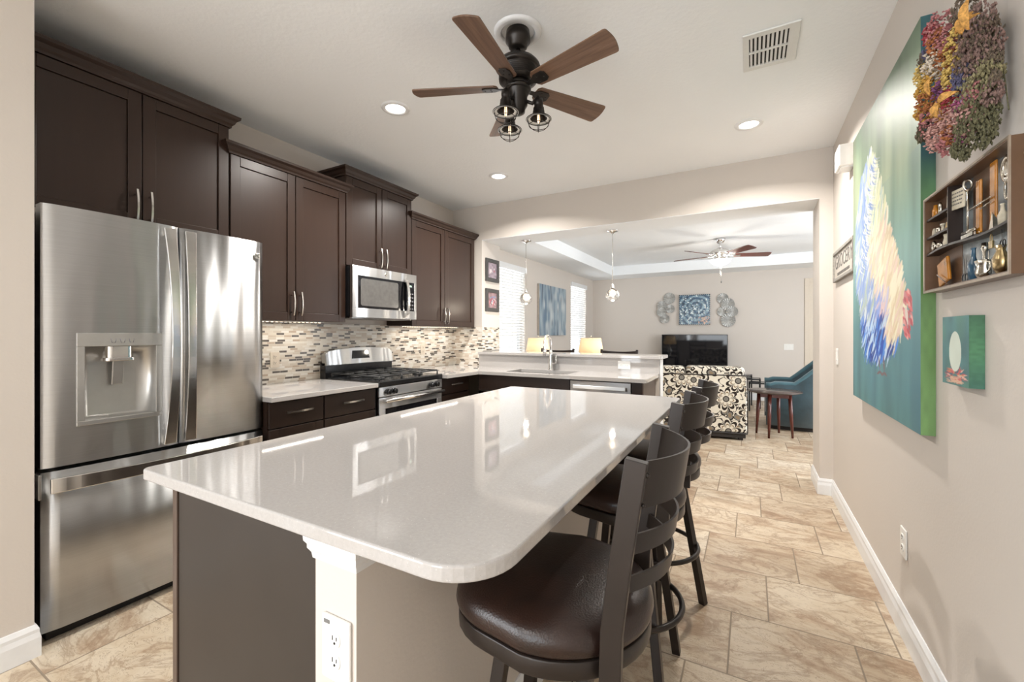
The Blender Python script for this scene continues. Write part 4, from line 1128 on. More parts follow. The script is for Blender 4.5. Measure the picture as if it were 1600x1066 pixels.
Rr = Vector((math.cos(0.505), math.sin(0.505))); Ff = Vector((-math.sin(0.505), math.cos(0.505)))
for lat, dep in ((0.100, -0.015), (-0.058, -0.085), (-0.040, 0.095)):
    p = Rr * lat + Ff * dep
    cage_lamp(FXc + p.x, FYc + p.y, 2.405, None)
link('pull_chain', MB().cyl((FXc - 0.03, FYc - 0.02, 2.34), (FXc - 0.03, FYc - 0.02, 2.20), 0.001, 5), M['nickel'], t)

# ---------------------------------------------------------------- pendant lights
M['pbulb'] = glow('pendant_bulb', (1.0, 0.86, 0.66), 3)
for lab, px in (('crackle glass globe pendant light over the bar ledge, left one near the framed photos', -2.275), ('crackle glass globe pendant light over the bar ledge, right one before the far wall', -1.262)):
    py = 4.45
    t = thing('pendant_light', lab, 'pendant light', (px, py, ZO), group='crackle glass pendants')
    link('canopy', MB().lathe([(0.0, ZO - 0.001), (0.062, ZO - 0.001), (0.060, ZO - 0.012), (0.022, ZO - 0.022), (0.008, ZO - 0.035), (0.0, ZO - 0.035)], (px, py, 0), 28), M['chrome'], t)
    link('cord', MB().cyl((px, py, ZO - 0.03), (px, py, 1.78), 0.0035, 8), M['nickel'], t)
    sk = link('socket', MB().lathe([(0.0, 1.80), (0.008, 1.80), (0.011, 1.785), (0.018, 1.755), (0.020, 1.735), (0.0, 1.735)], (px, py, 0), 20), M['nickel'], t)
    gl = MB()
    prof = [(0.022 if i == 0 else 0.072 * math.sin(math.radians(18 + 144 * i / 14)), 1.672 + 0.068 * math.cos(math.radians(18 + 144 * i / 14))) for i in range(15)]
    gl.lathe(prof + [(0.0, 1.606)], (px, py, 0), 28)
    link('glass_globe', gl, M['crackle'], t)
    link('bulb', MB().ball((px, py, 1.685), 0.016, 14, 8, (1, 1, 1.4)), M['pbulb'], t)
    l = bpy.data.lights.new('pendant_lamp', 'POINT'); l.energy = 2.5; l.color = (1, 0.88, 0.72); l.shadow_soft_size = 0.025
    o = bpy.data.objects.new('pendant_lamp', l); o.location = (px, py, 1.585); COL.objects.link(o)

# ---------------------------------------------------------------- living room ceiling fan
GX, GY = -0.385, 6.92
t = thing('ceiling_fan', 'brushed nickel living room ceiling fan with mahogany blades and lit glass bowl', 'ceiling fan', (GX, GY, TZ))
C = (GX, GY, 0)
link('canopy', MB().lathe([(0.0, TZ - 0.001), (0.068, TZ - 0.001), (0.066, TZ - 0.03), (0.040, TZ - 0.068), (0.014, TZ - 0.075), (0.0, TZ - 0.075)], C, 28), M['chrome'], t)
link('downrod', MB().cyl((GX, GY, TZ - 0.07), (GX, GY, 2.50), 0.012, 12), M['nickel'], t)
link('motor_housing', MB().lathe([(0.0, 2.515), (0.03, 2.512), (0.06, 2.495), (0.11, 2.475), (0.135, 2.45), (0.135, 2.42), (0.12, 2.395), (0.09, 2.385), (0.09, 2.355), (0.14, 2.345), (0.145, 2.335), (0.0, 2.333)], C, 36), M['nickel'], t)
for k in range(5):
    a = math.radians(63 + 72 * k) + 0.505
    Rz = Matrix.Translation((GX, GY, 2.40)) @ Matrix.Rotation(a, 4, 'Z') @ Matrix.Rotation(math.radians(-14), 4, 'X')
    ol = [(0.20, -0.052), (0.63, -0.070), (0.665, -0.060), (0.672, 0), (0.665, 0.060), (0.63, 0.070), (0.20, 0.052)]
    bl = link('blade', MB().prism(ol, -0.004, 0.004), M['blade2'], t, off=(0, 0, 0), bevel=0.002)
    bl.matrix_local = Matrix.Translation(-OFF[t.name]) @ Rz
    link('blade_bracket', MB().prism([(0.09, -0.015), (0.20, -0.02), (0.27, -0.03), (0.27, 0.03), (0.20, 0.02), (0.09, 0.015)], -0.012, -0.005), M['nickel'], bl, off=(0, 0, 0), bevel=0.002)
link('glass_bowl', MB().lathe([(0.0, 2.25), (0.04, 2.252), (0.09, 2.272), (0.13, 2.305), (0.148, 2.334), (0.0, 2.334)], C, 36), M['globe'], t)
link('finial', MB().ball((GX, GY, 2.245), 0.013, 12, 8), M['nickel'], t)
ch = MB().cyl((GX + 0.0, GY - 0.02, 2.25), (GX, GY - 0.02, 2.09), 0.0015, 5).cyl((GX + 0.015, GY - 0.02, 2.25), (GX + 0.015, GY - 0.02, 2.03), 0.0015, 5)
link('pull_chain', ch, M['nickel'], t)
link('chain_fob', MB().cyl((GX + 0.015, GY - 0.02, 2.03), (GX + 0.015, GY - 0.02, 2.0), 0.006, 8), M['darkgrey'], t)
l = bpy.data.lights.new('fan_lamp', 'POINT'); l.energy = 6; l.color = (1, 0.93, 0.83); l.shadow_soft_size = 0.10
o = bpy.data.objects.new('fan_lamp', l); o.location = (GX, GY, 2.14); COL.objects.link(o)
for k in range(3):
    a = 2.1 * k + 0.4
    l = bpy.data.lights.new('fan_lamp', 'POINT'); l.energy = 0.9; l.color = (1, 0.93, 0.83); l.shadow_soft_size = 0.03
    o = bpy.data.objects.new('fan_lamp', l); o.location = (GX + 0.165 * math.cos(a), GY + 0.165 * math.sin(a), 2.345); COL.objects.link(o)
# ---------------------------------------------------------------- living room furniture
# television on its low stand
t = thing('television', 'black flat screen television below the blue square artwork', 'television', (-1.0, 9.28, 0.56))
TVX0, TVX1, TVZ0, TVZ1, TVY = -1.60, -0.385, 0.585, 1.25, 9.25
link('bezel', MB().box(TVX0, TVX1, TVY, TVY + 0.05, TVZ0, TVZ1), M['darkgrey'], t, bevel=0.004)
link('screen', MB().box(TVX0 + 0.012, TVX1 - 0.012, TVY - 0.002, TVY + 0.01, TVZ0 + 0.02, TVZ1 - 0.012), M['blackglass'], t)
for x in (-1.35, -0.65): link('foot', MB().box(x - 0.02, x + 0.02, TVY - 0.06, TVY + 0.12, 0.562, 0.59), M['darkgrey'], t, bevel=0.003)
t = thing('tv_stand', 'low dark wooden stand under the television behind the sofa', 'tv stand', (-1.0, 9.23, 0))
link('top', MB().box(-1.75, -0.25, 9.02, 9.43, 0.525, 0.56), M['cabdark'], t, bevel=0.004)
link('body', MB().box(-1.72, -0.28, 9.04, 9.42, 0.08, 0.525), M['cabdark'], t)
for x in (-1.70, -1.22, -0.74): link('door', MB().box(x + 0.01, x + 0.46, 9.022, 9.04, 0.10, 0.51), M['cabdark'], t, bevel=0.002)
for x in (-1.68, -0.32):
    for y in (9.08, 9.38): link('leg', MB().box(x - 0.025, x + 0.025, y - 0.025, y + 0.025, 0, 0.08), M['cabdark'], t)

# flowered loveseat seen from behind
SR = Matrix.Rotation(0.16, 4, 'Z')
t = thing('sofa', 'cream loveseat with black flower pattern seen from behind', 'sofa', (-0.02, 5.80, 0), 0.16, world=False)
# local frame: right rear corner at the origin, back plane y = 0, seat towards +y, width along -x
SW = 1.36
def pad(x0, x1, y0, y1, z0, z1, r=0.04): return MB().prism(rrect(x0, x1, y0, y1, r, 5), z0, z1)
link('back', pad(-SW + 0.02, -0.02, 0.0, 0.20, 0.09, 0.775, 0.03), M['floral'], t, bevel=0.02, segs=3)
link('seat_base', pad(-SW + 0.04, -0.04, 0.16, 0.86, 0.09, 0.32, 0.03), M['floral'], t, bevel=0.02)
for x0, x1 in ((-SW, -SW + 0.20), (-0.20, 0.0)): link('arm', pad(x0, x1, 0.05, 0.90, 0.07, 0.60, 0.04), M['floral'], t, bevel=0.05, segs=4)
for x0, x1 in ((-SW + 0.21, -SW / 2 - 0.005), (-SW / 2 + 0.005, -0.21)): link('seat_cushion', pad(x0, x1, 0.24, 0.86, 0.32, 0.47, 0.03), M['floral'], t, bevel=0.03, segs=3)
for x0, x1, h in ((-SW + 0.03, -SW / 2 - 0.012, 0.86), (-SW / 2 + 0.0, -0.03, 0.868)): link('back_cushion', pad(x0, x1, 0.03, 0.27, 0.50, h, 0.05), M['floral'], t, bevel=0.045, segs=4)
link('piping', MB().tube([(-SW + 0.02, -0.004, 0.772), (-0.02, -0.004, 0.772), (-0.012, -0.004, 0.72), (-0.012, -0.004, 0.09)], 0.006, 6).tube([(-SW + 0.02, -0.003, 0.085), (-0.01, -0.003, 0.085)], 0.008, 6), M['piping'], t)
link('skirt', MB().box(-SW + 0.03, -0.03, 0.006, 0.85, 0.03, 0.09), M['piping'], t)
for x in (-SW + 0.08, -0.08):
    for y in (0.05, 0.80): link('leg', MB().box(x - 0.025, x + 0.025, y - 0.025, y + 0.025, 0, 0.05), M['piping'], t)

# round end table
tx, ty = 0.255, 6.28
t = thing('end_table', 'round dark top end table with red-brown legs beside the flowered sofa', 'table', (tx, ty, 0), world=False)
M['tabletop'] = wood('table_top_wood', (0.06, 0.040, 0.032), 0.22, axis=0)
link('tabletop', MB().lathe([(0.0, 0.535), (0.27, 0.540), (0.30, 0.553), (0.30, 0.560), (0.0, 0.560)], (0, 0, 0), 40), M['tabletop'], t)
link('apron', MB().box(-0.15, 0.15, -0.15, 0.15, 0.488, 0.538), M['cherry'], t)
for a in (math.radians(-125), math.radians(-35), math.radians(55), math.radians(145)):
    ca, sa = math.cos(a + 0.30), math.sin(a + 0.30)
    link('leg', MB().tube([(0.17 * ca, 0.17 * sa, 0.535), (0.185 * ca, 0.185 * sa, 0.25), (0.20 * ca, 0.20 * sa, 0.0)], [0.022, 0.020, 0.012], 8), M['cherry'], t)

# teal armchair facing left
t = thing('armchair', 'teal velvet armchair with curved arms beside the doorway edge', 'armchair', (0.55, 7.05, 0), world=False)
def ringwall(n=28):
    """wrap-around shell: low arms rising to a high back, open towards -x"""
    mb = MB(); vs = []
    for i in range(n + 1):
        q = i / n; a = math.radians(-168 + 336 * q)
        s = abs(2 * q - 1)                 # 1 at the arm fronts, 0 at the back
        rx, ry = 0.40, 0.37
        cx = rx * math.cos(a) if s < 0.5 else rx * math.cos(a) * 1.05
        cy = ry * math.sin(a)
        if s > 0.45: cy = math.copysign(ry * (0.95 + 0.05 * (1 - s)), cy); cx = 0.05 - (s - 0.45) / 0.55 * 0.42
        up = min(1.0, max(0.0, 1 - s / 0.56) * 2.5); up = up * up * (3 - 2 * up)
        top = 0.60 + 0.36 * up - 0.02 * (s > 0.9)
        lean = 0.13 * up
        nrm = Vector((cx, cy)).normalized() if s <= 0.45 else Vector((0, math.copysign(1, cy)))
        th = 0.05
        for k, z, l in ((0, 0.06, 0), (0, top * 0.6, lean * 0.3), (0, top, lean), (-0.4, top + 0.022, lean), (-1, top, lean), (-1.1, top * 0.6, lean * 0.3), (-1.0, 0.06, 0)):
            vs.append((cx + nrm.x * (th * 2 * k * 0.7 + th) + l, cy + nrm.y * (th * 2 * k * 0.7 + th), z))
    m = 7
    fs = [(i * m + j, i * m + j + 1, (i + 1) * m + j + 1, (i + 1) * m + j) for i in range(n) for j in range(m - 1)]
    fs += [((i + 1) * m, (i + 1) * m + 6, i * m + 6, i * m) for i in range(n)] + [tuple(range(m)), tuple(range(n * m, n * m + m))[::-1]]
    return mb.add(vs, fs, True)
sh = link('shell', ringwall(), M['teal'], t)
M['teal_light'] = plain('teal_velvet_piping', (0.035, 0.10, 0.125), 0.7, var=0.12, scale=14, **{'Sheen Weight': 0.5})
pts = []
for i in range(29):
    k = i * 7; a_, b_ = sh.data.vertices[k + 2].co, sh.data.vertices[k + 4].co
    pts.append(((a_.x + b_.x) / 2, (a_.y + b_.y) / 2, (a_.z + b_.z) / 2 + 0.004))
link('arm_roll', MB().tube(pts, 0.036, 12), M['teal_light'], t)
link('seat', MB().prism(rrect(-0.36, 0.28, -0.28, 0.28, 0.08), 0.12, 0.42), M['teal'], t, bevel=0.03, segs=3)
link('base', MB().prism(rrect(-0.34, 0.38, -0.33, 0.33, 0.1), 0.0, 0.07), M['piping'], t)
for k, y in enumerate((-0.11, 0.0, 0.11)): link('back_tuft', MB().ball((0.40, y, 0.72), 0.014, 10, 6), M['teal_light'], t)

# nesting tables with thin black frames
def nest(x, y, w, d, h, lab, n=0):
    t = thing('nesting_table', lab, 'table', (x, y, 0), 0, 'black nesting tables', world=False)
    f = 0.012
    link('tabletop', MB().box(-w / 2 + f, w / 2 - f, -d / 2 + f, d / 2 - f, h - 0.012, h - 0.002), M['blackglass'], t)
    mb = MB().box(-w / 2, w / 2, -d / 2, -d / 2 + f * 2, h - 0.022, h).box(-w / 2, w / 2, d / 2 - f * 2, d / 2, h - 0.022, h).box(-w / 2, -w / 2 + f * 2, -d / 2, d / 2, h - 0.022, h).box(w / 2 - f * 2, w / 2, -d / 2, d / 2, h - 0.022, h)
    link('frame', mb, M['iron'], t)
    for sx in (-1, 1):
        for sy in (-1, 1): link('leg', MB().box(sx * (w / 2 - f) - f, sx * (w / 2 - f) + f, sy * (d / 2 - f) - f, sy * (d / 2 - f) + f, 0, h - 0.02), M['iron'], t)
nest(-0.175, 8.86, 0.40, 0.30, 0.525, 'tallest black framed nesting table, closest to the sofa')
nest(-0.02, 8.52, 0.34, 0.28, 0.50, 'middle height black framed nesting table behind the teal armchair')
nest(0.11, 8.19, 0.28, 0.26, 0.47, 'lowest black framed nesting table behind the teal armchair')

# high back bar chairs on the living room side of the ledge
def high_chair(x, y, rz, lab):
    t = thing('bar_chair', lab, 'bar chair', (x, y, 0), rz, 'dark chairs behind the bar ledge', world=False)
    for s in (-1, 1):
        link('back_post', MB().tube([(s * 0.20, 0.19, 0.0), (s * 0.20, 0.17, 0.66), (s * 0.21, 0.215, 1.085)], 0, square=(0.028, 0.024)), M['stoolmetal'], t, bevel=0.003)
        link('leg', MB().tube([(s * 0.19, -0.19, 0.66), (s * 0.20, -0.21, 0.0)], 0, square=(0.026, 0.026)), M['stoolmetal'], t, bevel=0.003)
    n = 14
    for zc, h in ((1.055, 0.032), (0.93, 0.032), (0.81, 0.032)):
        lean = (zc - 0.66) / 0.425 * 0.045; vs = []
        for i in range(n + 1):
            q = i / n; b = 0.05 * (1 - (2 * q - 1) ** 2)
            for dy, dz in ((-0.006, -h / 2), (0.006, -h / 2), (0.006, h / 2), (-0.006, h / 2)): vs.append(((2 * q - 1) * 0.20, 0.17 + lean + b + dy, zc + dz - b * 0.25))
        fs = [(i * 4 + j, i * 4 + (j + 1) % 4, i * 4 + 4 + (j + 1) % 4, i * 4 + 4 + j) for i in range(n) for j in range(4)] + [(0, 1, 2, 3), (n * 4, n * 4 + 1, n * 4 + 2, n * 4 + 3)]
        link('back_rail', MB().add(vs, fs), M['stoolmetal'], t)
    link('seat', MB().prism(rrect(-0.215, 0.215, -0.21, 0.19, 0.05), 0.665, 0.725), M['leather'], t, bevel=0.02, segs=3)
    link('seat_frame', MB().box(-0.20, 0.20, -0.20, 0.18, 0.635, 0.665), M['stoolmetal'], t)
    link('footrest', MB().box(-0.20, 0.20, -0.215, -0.195, 0.24, 0.265).box(-0.21, -0.19, -0.20, 0.18, 0.24, 0.265).box(0.19, 0.21, -0.20, 0.18, 0.24, 0.265), M['stoolmetal'], t)
high_chair(-2.11, 4.78, 0.0, 'dark bar chair behind the ledge, directly behind the faucet')
high_chair(-1.35, 4.78, -0.05, 'dark bar chair behind the ledge, in front of the lit table lamp and far wall')

# console table with two lamps (mostly hidden behind the ledge)
for i, (lx, ly, lab) in enumerate(((-2.66, 5.58, 'table lamp with cream drum shade glowing near the large window, left of the faucet'), (-1.97, 5.86, 'table lamp with cream drum shade in front of the far narrow window'))):
    tt = thing('side_table', ['small dark side table under the left table lamp', 'small dark side table under the right table lamp'][i], 'table', (lx, ly, 0), world=False)
    link('tabletop', MB().prism(rrect(-0.22, 0.22, -0.22, 0.22, 0.02), 0.60, 0.63), M['cabdark'], tt, bevel=0.004)
    for sx in (-1, 1):
        for sy in (-1, 1): link('leg', MB().box(sx * 0.18 - 0.02, sx * 0.18 + 0.02, sy * 0.18 - 0.02, sy * 0.18 + 0.02, 0, 0.60), M['cabdark'], tt)
    t = thing('table_lamp', lab, 'lamp', (lx, ly, 0.63), group='cream table lamps', world=False)
    link('base', MB().lathe([(0.0, 0), (0.07, 0), (0.07, 0.012), (0.025, 0.03), (0.05, 0.10), (0.06, 0.17), (0.03, 0.25), (0.012, 0.30), (0.012, 0.38), (0.0, 0.38)], (0, 0, 0), 28), M['nickel'], t)
    link('lamp_shade', MB().lathe([(0.178, 0.345), (0.180, 0.345), (0.140, 0.575), (0.138, 0.575)], (0, 0, 0), 40), M['shade'], t)
    link('shade_spider', MB().cyl((-0.139, 0, 0.57), (0.139, 0, 0.57), 0.002, 5).cyl((0, -0.139, 0.57), (0, 0.139, 0.57), 0.002, 5).cyl((0, 0, 0.38), (0, 0, 0.60), 0.003, 6), M['nickel'], t)
    link('finial', MB().ball((0, 0, 0.605), 0.012, 10, 8), M['nickel'], t)
    link('bulb', MB().ball((0, 0, 0.46), 0.03, 14, 10, (1, 1, 1.3)), M['bulb'], t)
    l = bpy.data.lights.new('lamp_bulb', 'POINT'); l.energy = 0.8; l.color = (1, 0.78, 0.48); l.shadow_soft_size = 0.03
    o = bpy.data.objects.new('lamp_bulb', l); o.location = (lx + 0.05, ly, 0.63 + 0.46); COL.objects.link(o)

# ---------------------------------------------------------------- pictures
def painted(nx, ny, img, to3, mb=None):
    """regular grid carrying a painted colour per vertex; img(s, t) -> rgb arrays"""
    s, t_ = np.meshgrid(np.linspace(0, 1, nx), np.linspace(0, 1, ny))
    vs = [tuple(to3(a, b)) for a, b in zip(s.ravel(), t_.ravel())]
    fs = [(j * nx + i, j * nx + i + 1, (j + 1) * nx + i + 1, (j + 1) * nx + i) for j in range(ny - 1) for i in range(nx - 1)]
    return MB().add(vs, fs), img
def paint_attr(o, rgb):
    me = o.data; ca = me.color_attributes.new('paint', 'FLOAT_COLOR', 'POINT')
    buf = np.ones((len(me.vertices), 4), dtype=np.float32); buf[:, :3] = rgb.reshape(-1, 3)[:len(me.vertices)]
    ca.data.foreach_set('color', buf.ravel())
rng = np.random.default_rng(5)
def lin(c): c = np.array(c, float); return np.where(c <= 0.04045, c / 12.92, ((c + 0.055) / 1.055) ** 2.4)
def smooth_noise(ny, nx, gy, gx, r=rng):
    g_ = r.random((gy + 2, gx + 2)); Y = np.linspace(0, gy, ny); X = np.linspace(0, gx, nx)
    yi = Y.astype(int); xi = X.astype(int); fy_ = (Y - yi)[:, None]; fx2 = (X - xi)[None, :]
    fy_ = fy_ * fy_ * (3 - 2 * fy_); fx2 = fx2 * fx2 * (3 - 2 * fx2)
    a = g_[yi][:, xi]; b = g_[yi][:, xi + 1]; c = g_[yi + 1][:, xi]; d_ = g_[yi + 1][:, xi + 1]
    return (a * (1 - fx2) + b * fx2) * (1 - fy_) + (c * (1 - fx2) + d_ * fx2) * fy_
def stroke(img, p0, p1, w, col, al=0.8, bend=0.0):
    """soft tapered brush stroke; coordinates in s, t, width in pixels"""
    ny, nx = img.shape[:2]
    n = int(max(abs(p1[0] - p0[0]) * nx, abs(p1[1] - p0[1]) * ny)) + 2
    for i in range(n):
        q = i / (n - 1)
        x = (p0[0] + (p1[0] - p0[0]) * q + bend * math.sin(PI * q)) * nx; y = (p0[1] + (p1[1] - p0[1]) * q) * ny
        r = w * (0.35 + 0.65 * math.sin(PI * min(1, q * 1.1 + 0.05)))
        x0, x1 = int(max(0, x - r - 1)), int(min(nx, x + r + 2)); y0, y1 = int(max(0, y - r - 1)), int(min(ny, y + r + 2))
        if x0 >= x1 or y0 >= y1: continue
        X, Y = np.meshgrid(np.arange(x0, x1), np.arange(y0, y1))
        m = np.clip(r + 0.5 - np.hypot(X - x, Y - y), 0, 1)[..., None] * al
        img[y0:y1, x0:x1] = img[y0:y1, x0:x1] * (1 - m) + col * m
def inside(poly, x, y):
    c = False; j = len(poly) - 1
    for i in range(len(poly)):
        xi, yi = poly[i]; xj, yj = poly[j]
        if (yi > y) != (yj > y) and x < (xj - xi) * (y - yi) / (yj - yi) + xi: c = not c
        j = i
    return c
def canvas_box(label, name, cat, y_far, y_near, z0, z1, xf_, img, edges, group=None, mat='art'):
    """stretched canvas on the right wall: painted front facing -X plus wrapped painted edges"""
    ny, nx = img.shape[:2]
    t = thing(name, label, cat, (XR, (y_far + y_near) / 2, z0), group=group)
    link('stretcher', MB().box(xf_ + 0.001, XR - 0.001, y_near + 0.001, y_far - 0.001, z0 + 0.001, z1 - 0.001), edges[0], t)
    mb, _ = painted(nx, ny, None, lambda s, q: (xf_ - 0.0005, y_far + (y_near - y_far) * s, z1 + (z0 - z1) * q))
    o = link('painted_front', mb, M[mat], t); paint_attr(o, img)
    n2 = 8
    mb, _ = painted(n2, ny, None, lambda s, q: (xf_ - 0.0005 + (XR - xf_) * s, y_near + 0.0005, z1 + (z0 - z1) * q))
    o = link('painted_edge', mb, M[mat], t); 
    e = np.zeros((ny, n2, 3)); q = np.linspace(0, 1, ny)[:, None]
    for k in range(3): e[:, :, k] = np.interp(q, edges[1], [c[k] for c in edges[2]])
    e *= (0.85 + 0.3 * smooth_noise(ny, n2, 30, 3))[..., None]
    paint_attr(o, e)
    return t

# --- tall rooster painting
ny, nx = 420, 210
T, Sg = np.meshgrid(np.linspace(0, 1, ny), np.linspace(0, 1, nx), indexing='ij')
tops = [(0, (0.33, 0.42, 0.33)), (0.12, (0.46, 0.55, 0.45)), (0.3, (0.53, 0.64, 0.53)), (0.5, (0.47, 0.64, 0.60)), (0.7, (0.38, 0.56, 0.57)), (0.9, (0.33, 0.51, 0.54)), (1, (0.32, 0.50, 0.51))]
img = np.zeros((ny, nx, 3))
for k in range(3): img[:, :, k] = np.interp(T, [a for a, _ in tops], [lin(c)[k] for _, c in tops])
v1 = smooth_noise(ny, nx, 3, 14); v2 = smooth_noise(ny, nx, 9, 34); v3 = smooth_noise(ny, nx, 4, 5)
img *= (0.72 + 0.42 * v1 + 0.2 * v2)[..., None]
glowm = np.clip(1 - np.abs(T - 0.27) / 0.22, 0, 1) * np.clip(v1 * 1.6 - 0.3, 0, 1) * np.clip(1.15 - Sg, 0, 1)
img = img * (1 - 0.65 * glowm[..., None]) + lin((0.80, 0.80, 0.66)) * 0.65 * glowm[..., None]
bl = np.clip(v3 * 1.8 - 0.9, 0, 1)[..., None] * 0.35 * (T > 0.3)[..., None]
img = img * (1 - bl) + lin((0.30, 0.50, 0.62)) * bl
lf = np.clip(1 - Sg / 0.10, 0, 1)[..., None] * np.clip(1 - T / 0.6, 0, 1)[..., None] * 0.7
img = img * (1 - lf) + lin((0.36, 0.34, 0.24)) * lf
body = [(0.35, 0.15), (0.175, 0.212), (0.062, 0.359), (0.09, 0.537), (0.2, 0.685), (0.24, 0.80), (0.32, 0.83), (0.5, 0.835), (0.66, 0.825), (0.76, 0.79), (0.83, 0.73), (0.85, 0.67), (0.78, 0.59), (0.66, 0.47), (0.57, 0.357), (0.46, 0.231)]
for i in range(2600):
    while True:
        x, y = rng.random(), 0.14 + rng.random() * 0.70
        if inside(body, x, y): break
    # left edge distance decides blue tail vs cream body
    xs = [p[0] for p in body]
    L = np.interp(y, [0.15, 0.212, 0.359, 0.537, 0.685, 0.80], [0.35, 0.175, 0.062, 0.09, 0.2, 0.24]); R_ = np.interp(y, [0.15, 0.231, 0.357, 0.47, 0.59, 0.67, 0.73, 0.82], [0.36, 0.46, 0.57, 0.66, 0.78, 0.85, 0.83, 0.68])
    u_ = (x - L) / max(1e-3, R_ - L)
    rr = rng.random()
    if y > 0.70 and (u_ < 0.62 or y > 0.79): c = [(0.13, 0.33, 0.72), (0.30, 0.55, 0.88), (0.75, 0.85, 0.95), (0.10, 0.24, 0.58)][int(rr * 3.99)]
    elif u_ < 0.42 and y < 0.7: c = [(0.55, 0.66, 0.86), (0.50, 0.61, 0.83), (0.82, 0.86, 0.90), (0.60, 0.68, 0.82), (0.72, 0.78, 0.72)][int(rr * 4.99)]
    elif y < 0.42: c = [(0.93, 0.92, 0.76), (0.84, 0.86, 0.72), (0.70, 0.79, 0.76), (0.96, 0.94, 0.86)][int(rr * 3.99)]
    elif y > 0.62 and u_ < 0.7: c = [(0.90, 0.78, 0.78), (0.80, 0.78, 0.88), (0.93, 0.86, 0.80), (0.55, 0.65, 0.90)][int(rr * 3.99)]
    else: c = [(0.93, 0.87, 0.74), (0.92, 0.82, 0.75), (0.96, 0.93, 0.82), (0.88, 0.80, 0.66)][int(rr * 3.99)]
    ln = 0.035 + 0.04 * rng.random()
    stroke(img, (x + 0.02, y - ln * 0.5), (x - 0.015 - 0.05 * rng.random() * (y > 0.4), y + ln * 0.5), 1.5 + 1.4 * rng.random(), lin(c), 0.75, 0.02 * (rng.random() - 0.5))
for i in range(160):      # curled tail plume
    a = rng.random(); x = 0.35 - 0.22 * a + 0.10 * rng.random(); y = 0.16 + 0.34 * a + 0.02 * rng.random()
    stroke(img, (x, y), (x + 0.09, y + 0.035), 1.1, lin([(0.97, 0.97, 0.93), (0.45, 0.58, 0.80)][int(rng.random() * 2)]), 0.8, -0.03)
for i in range(90):
    x = 0.815 + 0.09 * rng.random(); y = 0.64 + 0.12 * rng.random()
    if (x - 0.862) ** 2 / 0.05 ** 2 + (y - 0.70) ** 2 / 0.065 ** 2 < 1: stroke(img, (x, y), (x + 0.02, y + 0.012), 2.2, lin([(0.86, 0.42, 0.44), (0.80, 0.50, 0.52), (0.92, 0.66, 0.64), (0.72, 0.30, 0.34)][int(rng.random() * 3.99)]), 0.85)
stroke(img, (0.85, 0.69), (0.87, 0.73), 3.0, lin((0.90, 0.84, 0.80)), 0.9)
for p0, p1 in (((0.50, 0.83), (0.52, 0.875)), ((0.57, 0.825), (0.585, 0.875)), ((0.52, 0.875), (0.47, 0.885)), ((0.52, 0.875), (0.56, 0.885)), ((0.585, 0.875), (0.54, 0.885)), ((0.585, 0.875), (0.62, 0.882))):
    stroke(img, p0, p1, 1.8, lin((0.48, 0.36, 0.38)), 0.8)
edge_w = plain('canvas_edge', (0.10, 0.16, 0.16), 0.6)
canvas_box('tall green and blue painting of a rooster on the right wall', 'rooster_painting', 'painting', 3.19, 2.04, 0.912, 2.396, 0.528, np.clip(img, 0, 1),
           (edge_w, [0, 0.33, 0.42, 0.6, 1], [lin((0.18, 0.34, 0.36)), lin((0.17, 0.32, 0.34)), lin((0.36, 0.52, 0.36)), lin((0.38, 0.52, 0.31)), lin((0.43, 0.58, 0.35))]))

# --- small egg painting
ny, nx = 150, 120
T, Sg = np.meshgrid(np.linspace(0, 1, ny), np.linspace(0, 1, nx), indexing='ij')
img = np.zeros((ny, nx, 3)); img[:] = lin((0.30, 0.48, 0.49)); img *= (0.75 + 0.5 * smooth_noise(ny, nx, 6, 6))[..., None]
gr = np.clip(smooth_noise(ny, nx, 4, 3) * 1.5 - 0.6, 0, 1)[..., None] * 0.5; img = img * (1 - gr) + lin((0.35, 0.55, 0.42)) * gr
for i in range(90):
    a = rng.uniform(-PI, 0.0); cx, cy = 0.5, 0.86; r0, r1 = 0.10, 0.22 + 0.20 * rng.random()
    c = [(0.78, 0.36, 0.36), (0.85, 0.50, 0.52), (0.80, 0.62, 0.40), (0.55, 0.30, 0.34), (0.88, 0.70, 0.66), (0.25, 0.42, 0.48)][int(rng.random() * 5.99)]
    stroke(img, (cx + r0 * math.cos(a), cy - 0.4 * r0 * math.sin(a) * -1), (cx + r1 * 1.1 * math.cos(a), cy + r1 * 0.55 * math.sin(a) + 0.05), 2.2, lin(c), 0.8, 0.02)
for i in range(40):
    stroke(img, (rng.uniform(0.15, 0.85), rng.uniform(0.86, 0.97)), (rng.uniform(0.15, 0.85), rng.uniform(0.86, 0.97)), 1.6, lin([(0.80, 0.42, 0.40), (0.30, 0.45, 0.50), (0.85, 0.70, 0.60)][int(rng.random() * 2.99)]), 0.7, 0.01)
m = ((Sg - 0.50) / 0.23) ** 2 + ((T - 0.53) / np.where(T < 0.53, 0.31, 0.27)) ** 2 < 1
img[m] = lin((0.83, 0.87, 0.82)) * (0.92 + 0.1 * smooth_noise(ny, nx, 5, 5))[m][:, None]
canvas_box('small square painting of a white egg in a pink nest, below the shadow box', 'egg_painting', 'painting', 1.868, 1.678, 1.118, 1.324, 0.548 - 0.012, np.clip(img, 0, 1),
           (edge_w, [0, 0.5, 1], [lin((0.24, 0.40, 0.30)), lin((0.30, 0.50, 0.36)), lin((0.24, 0.42, 0.36))]))

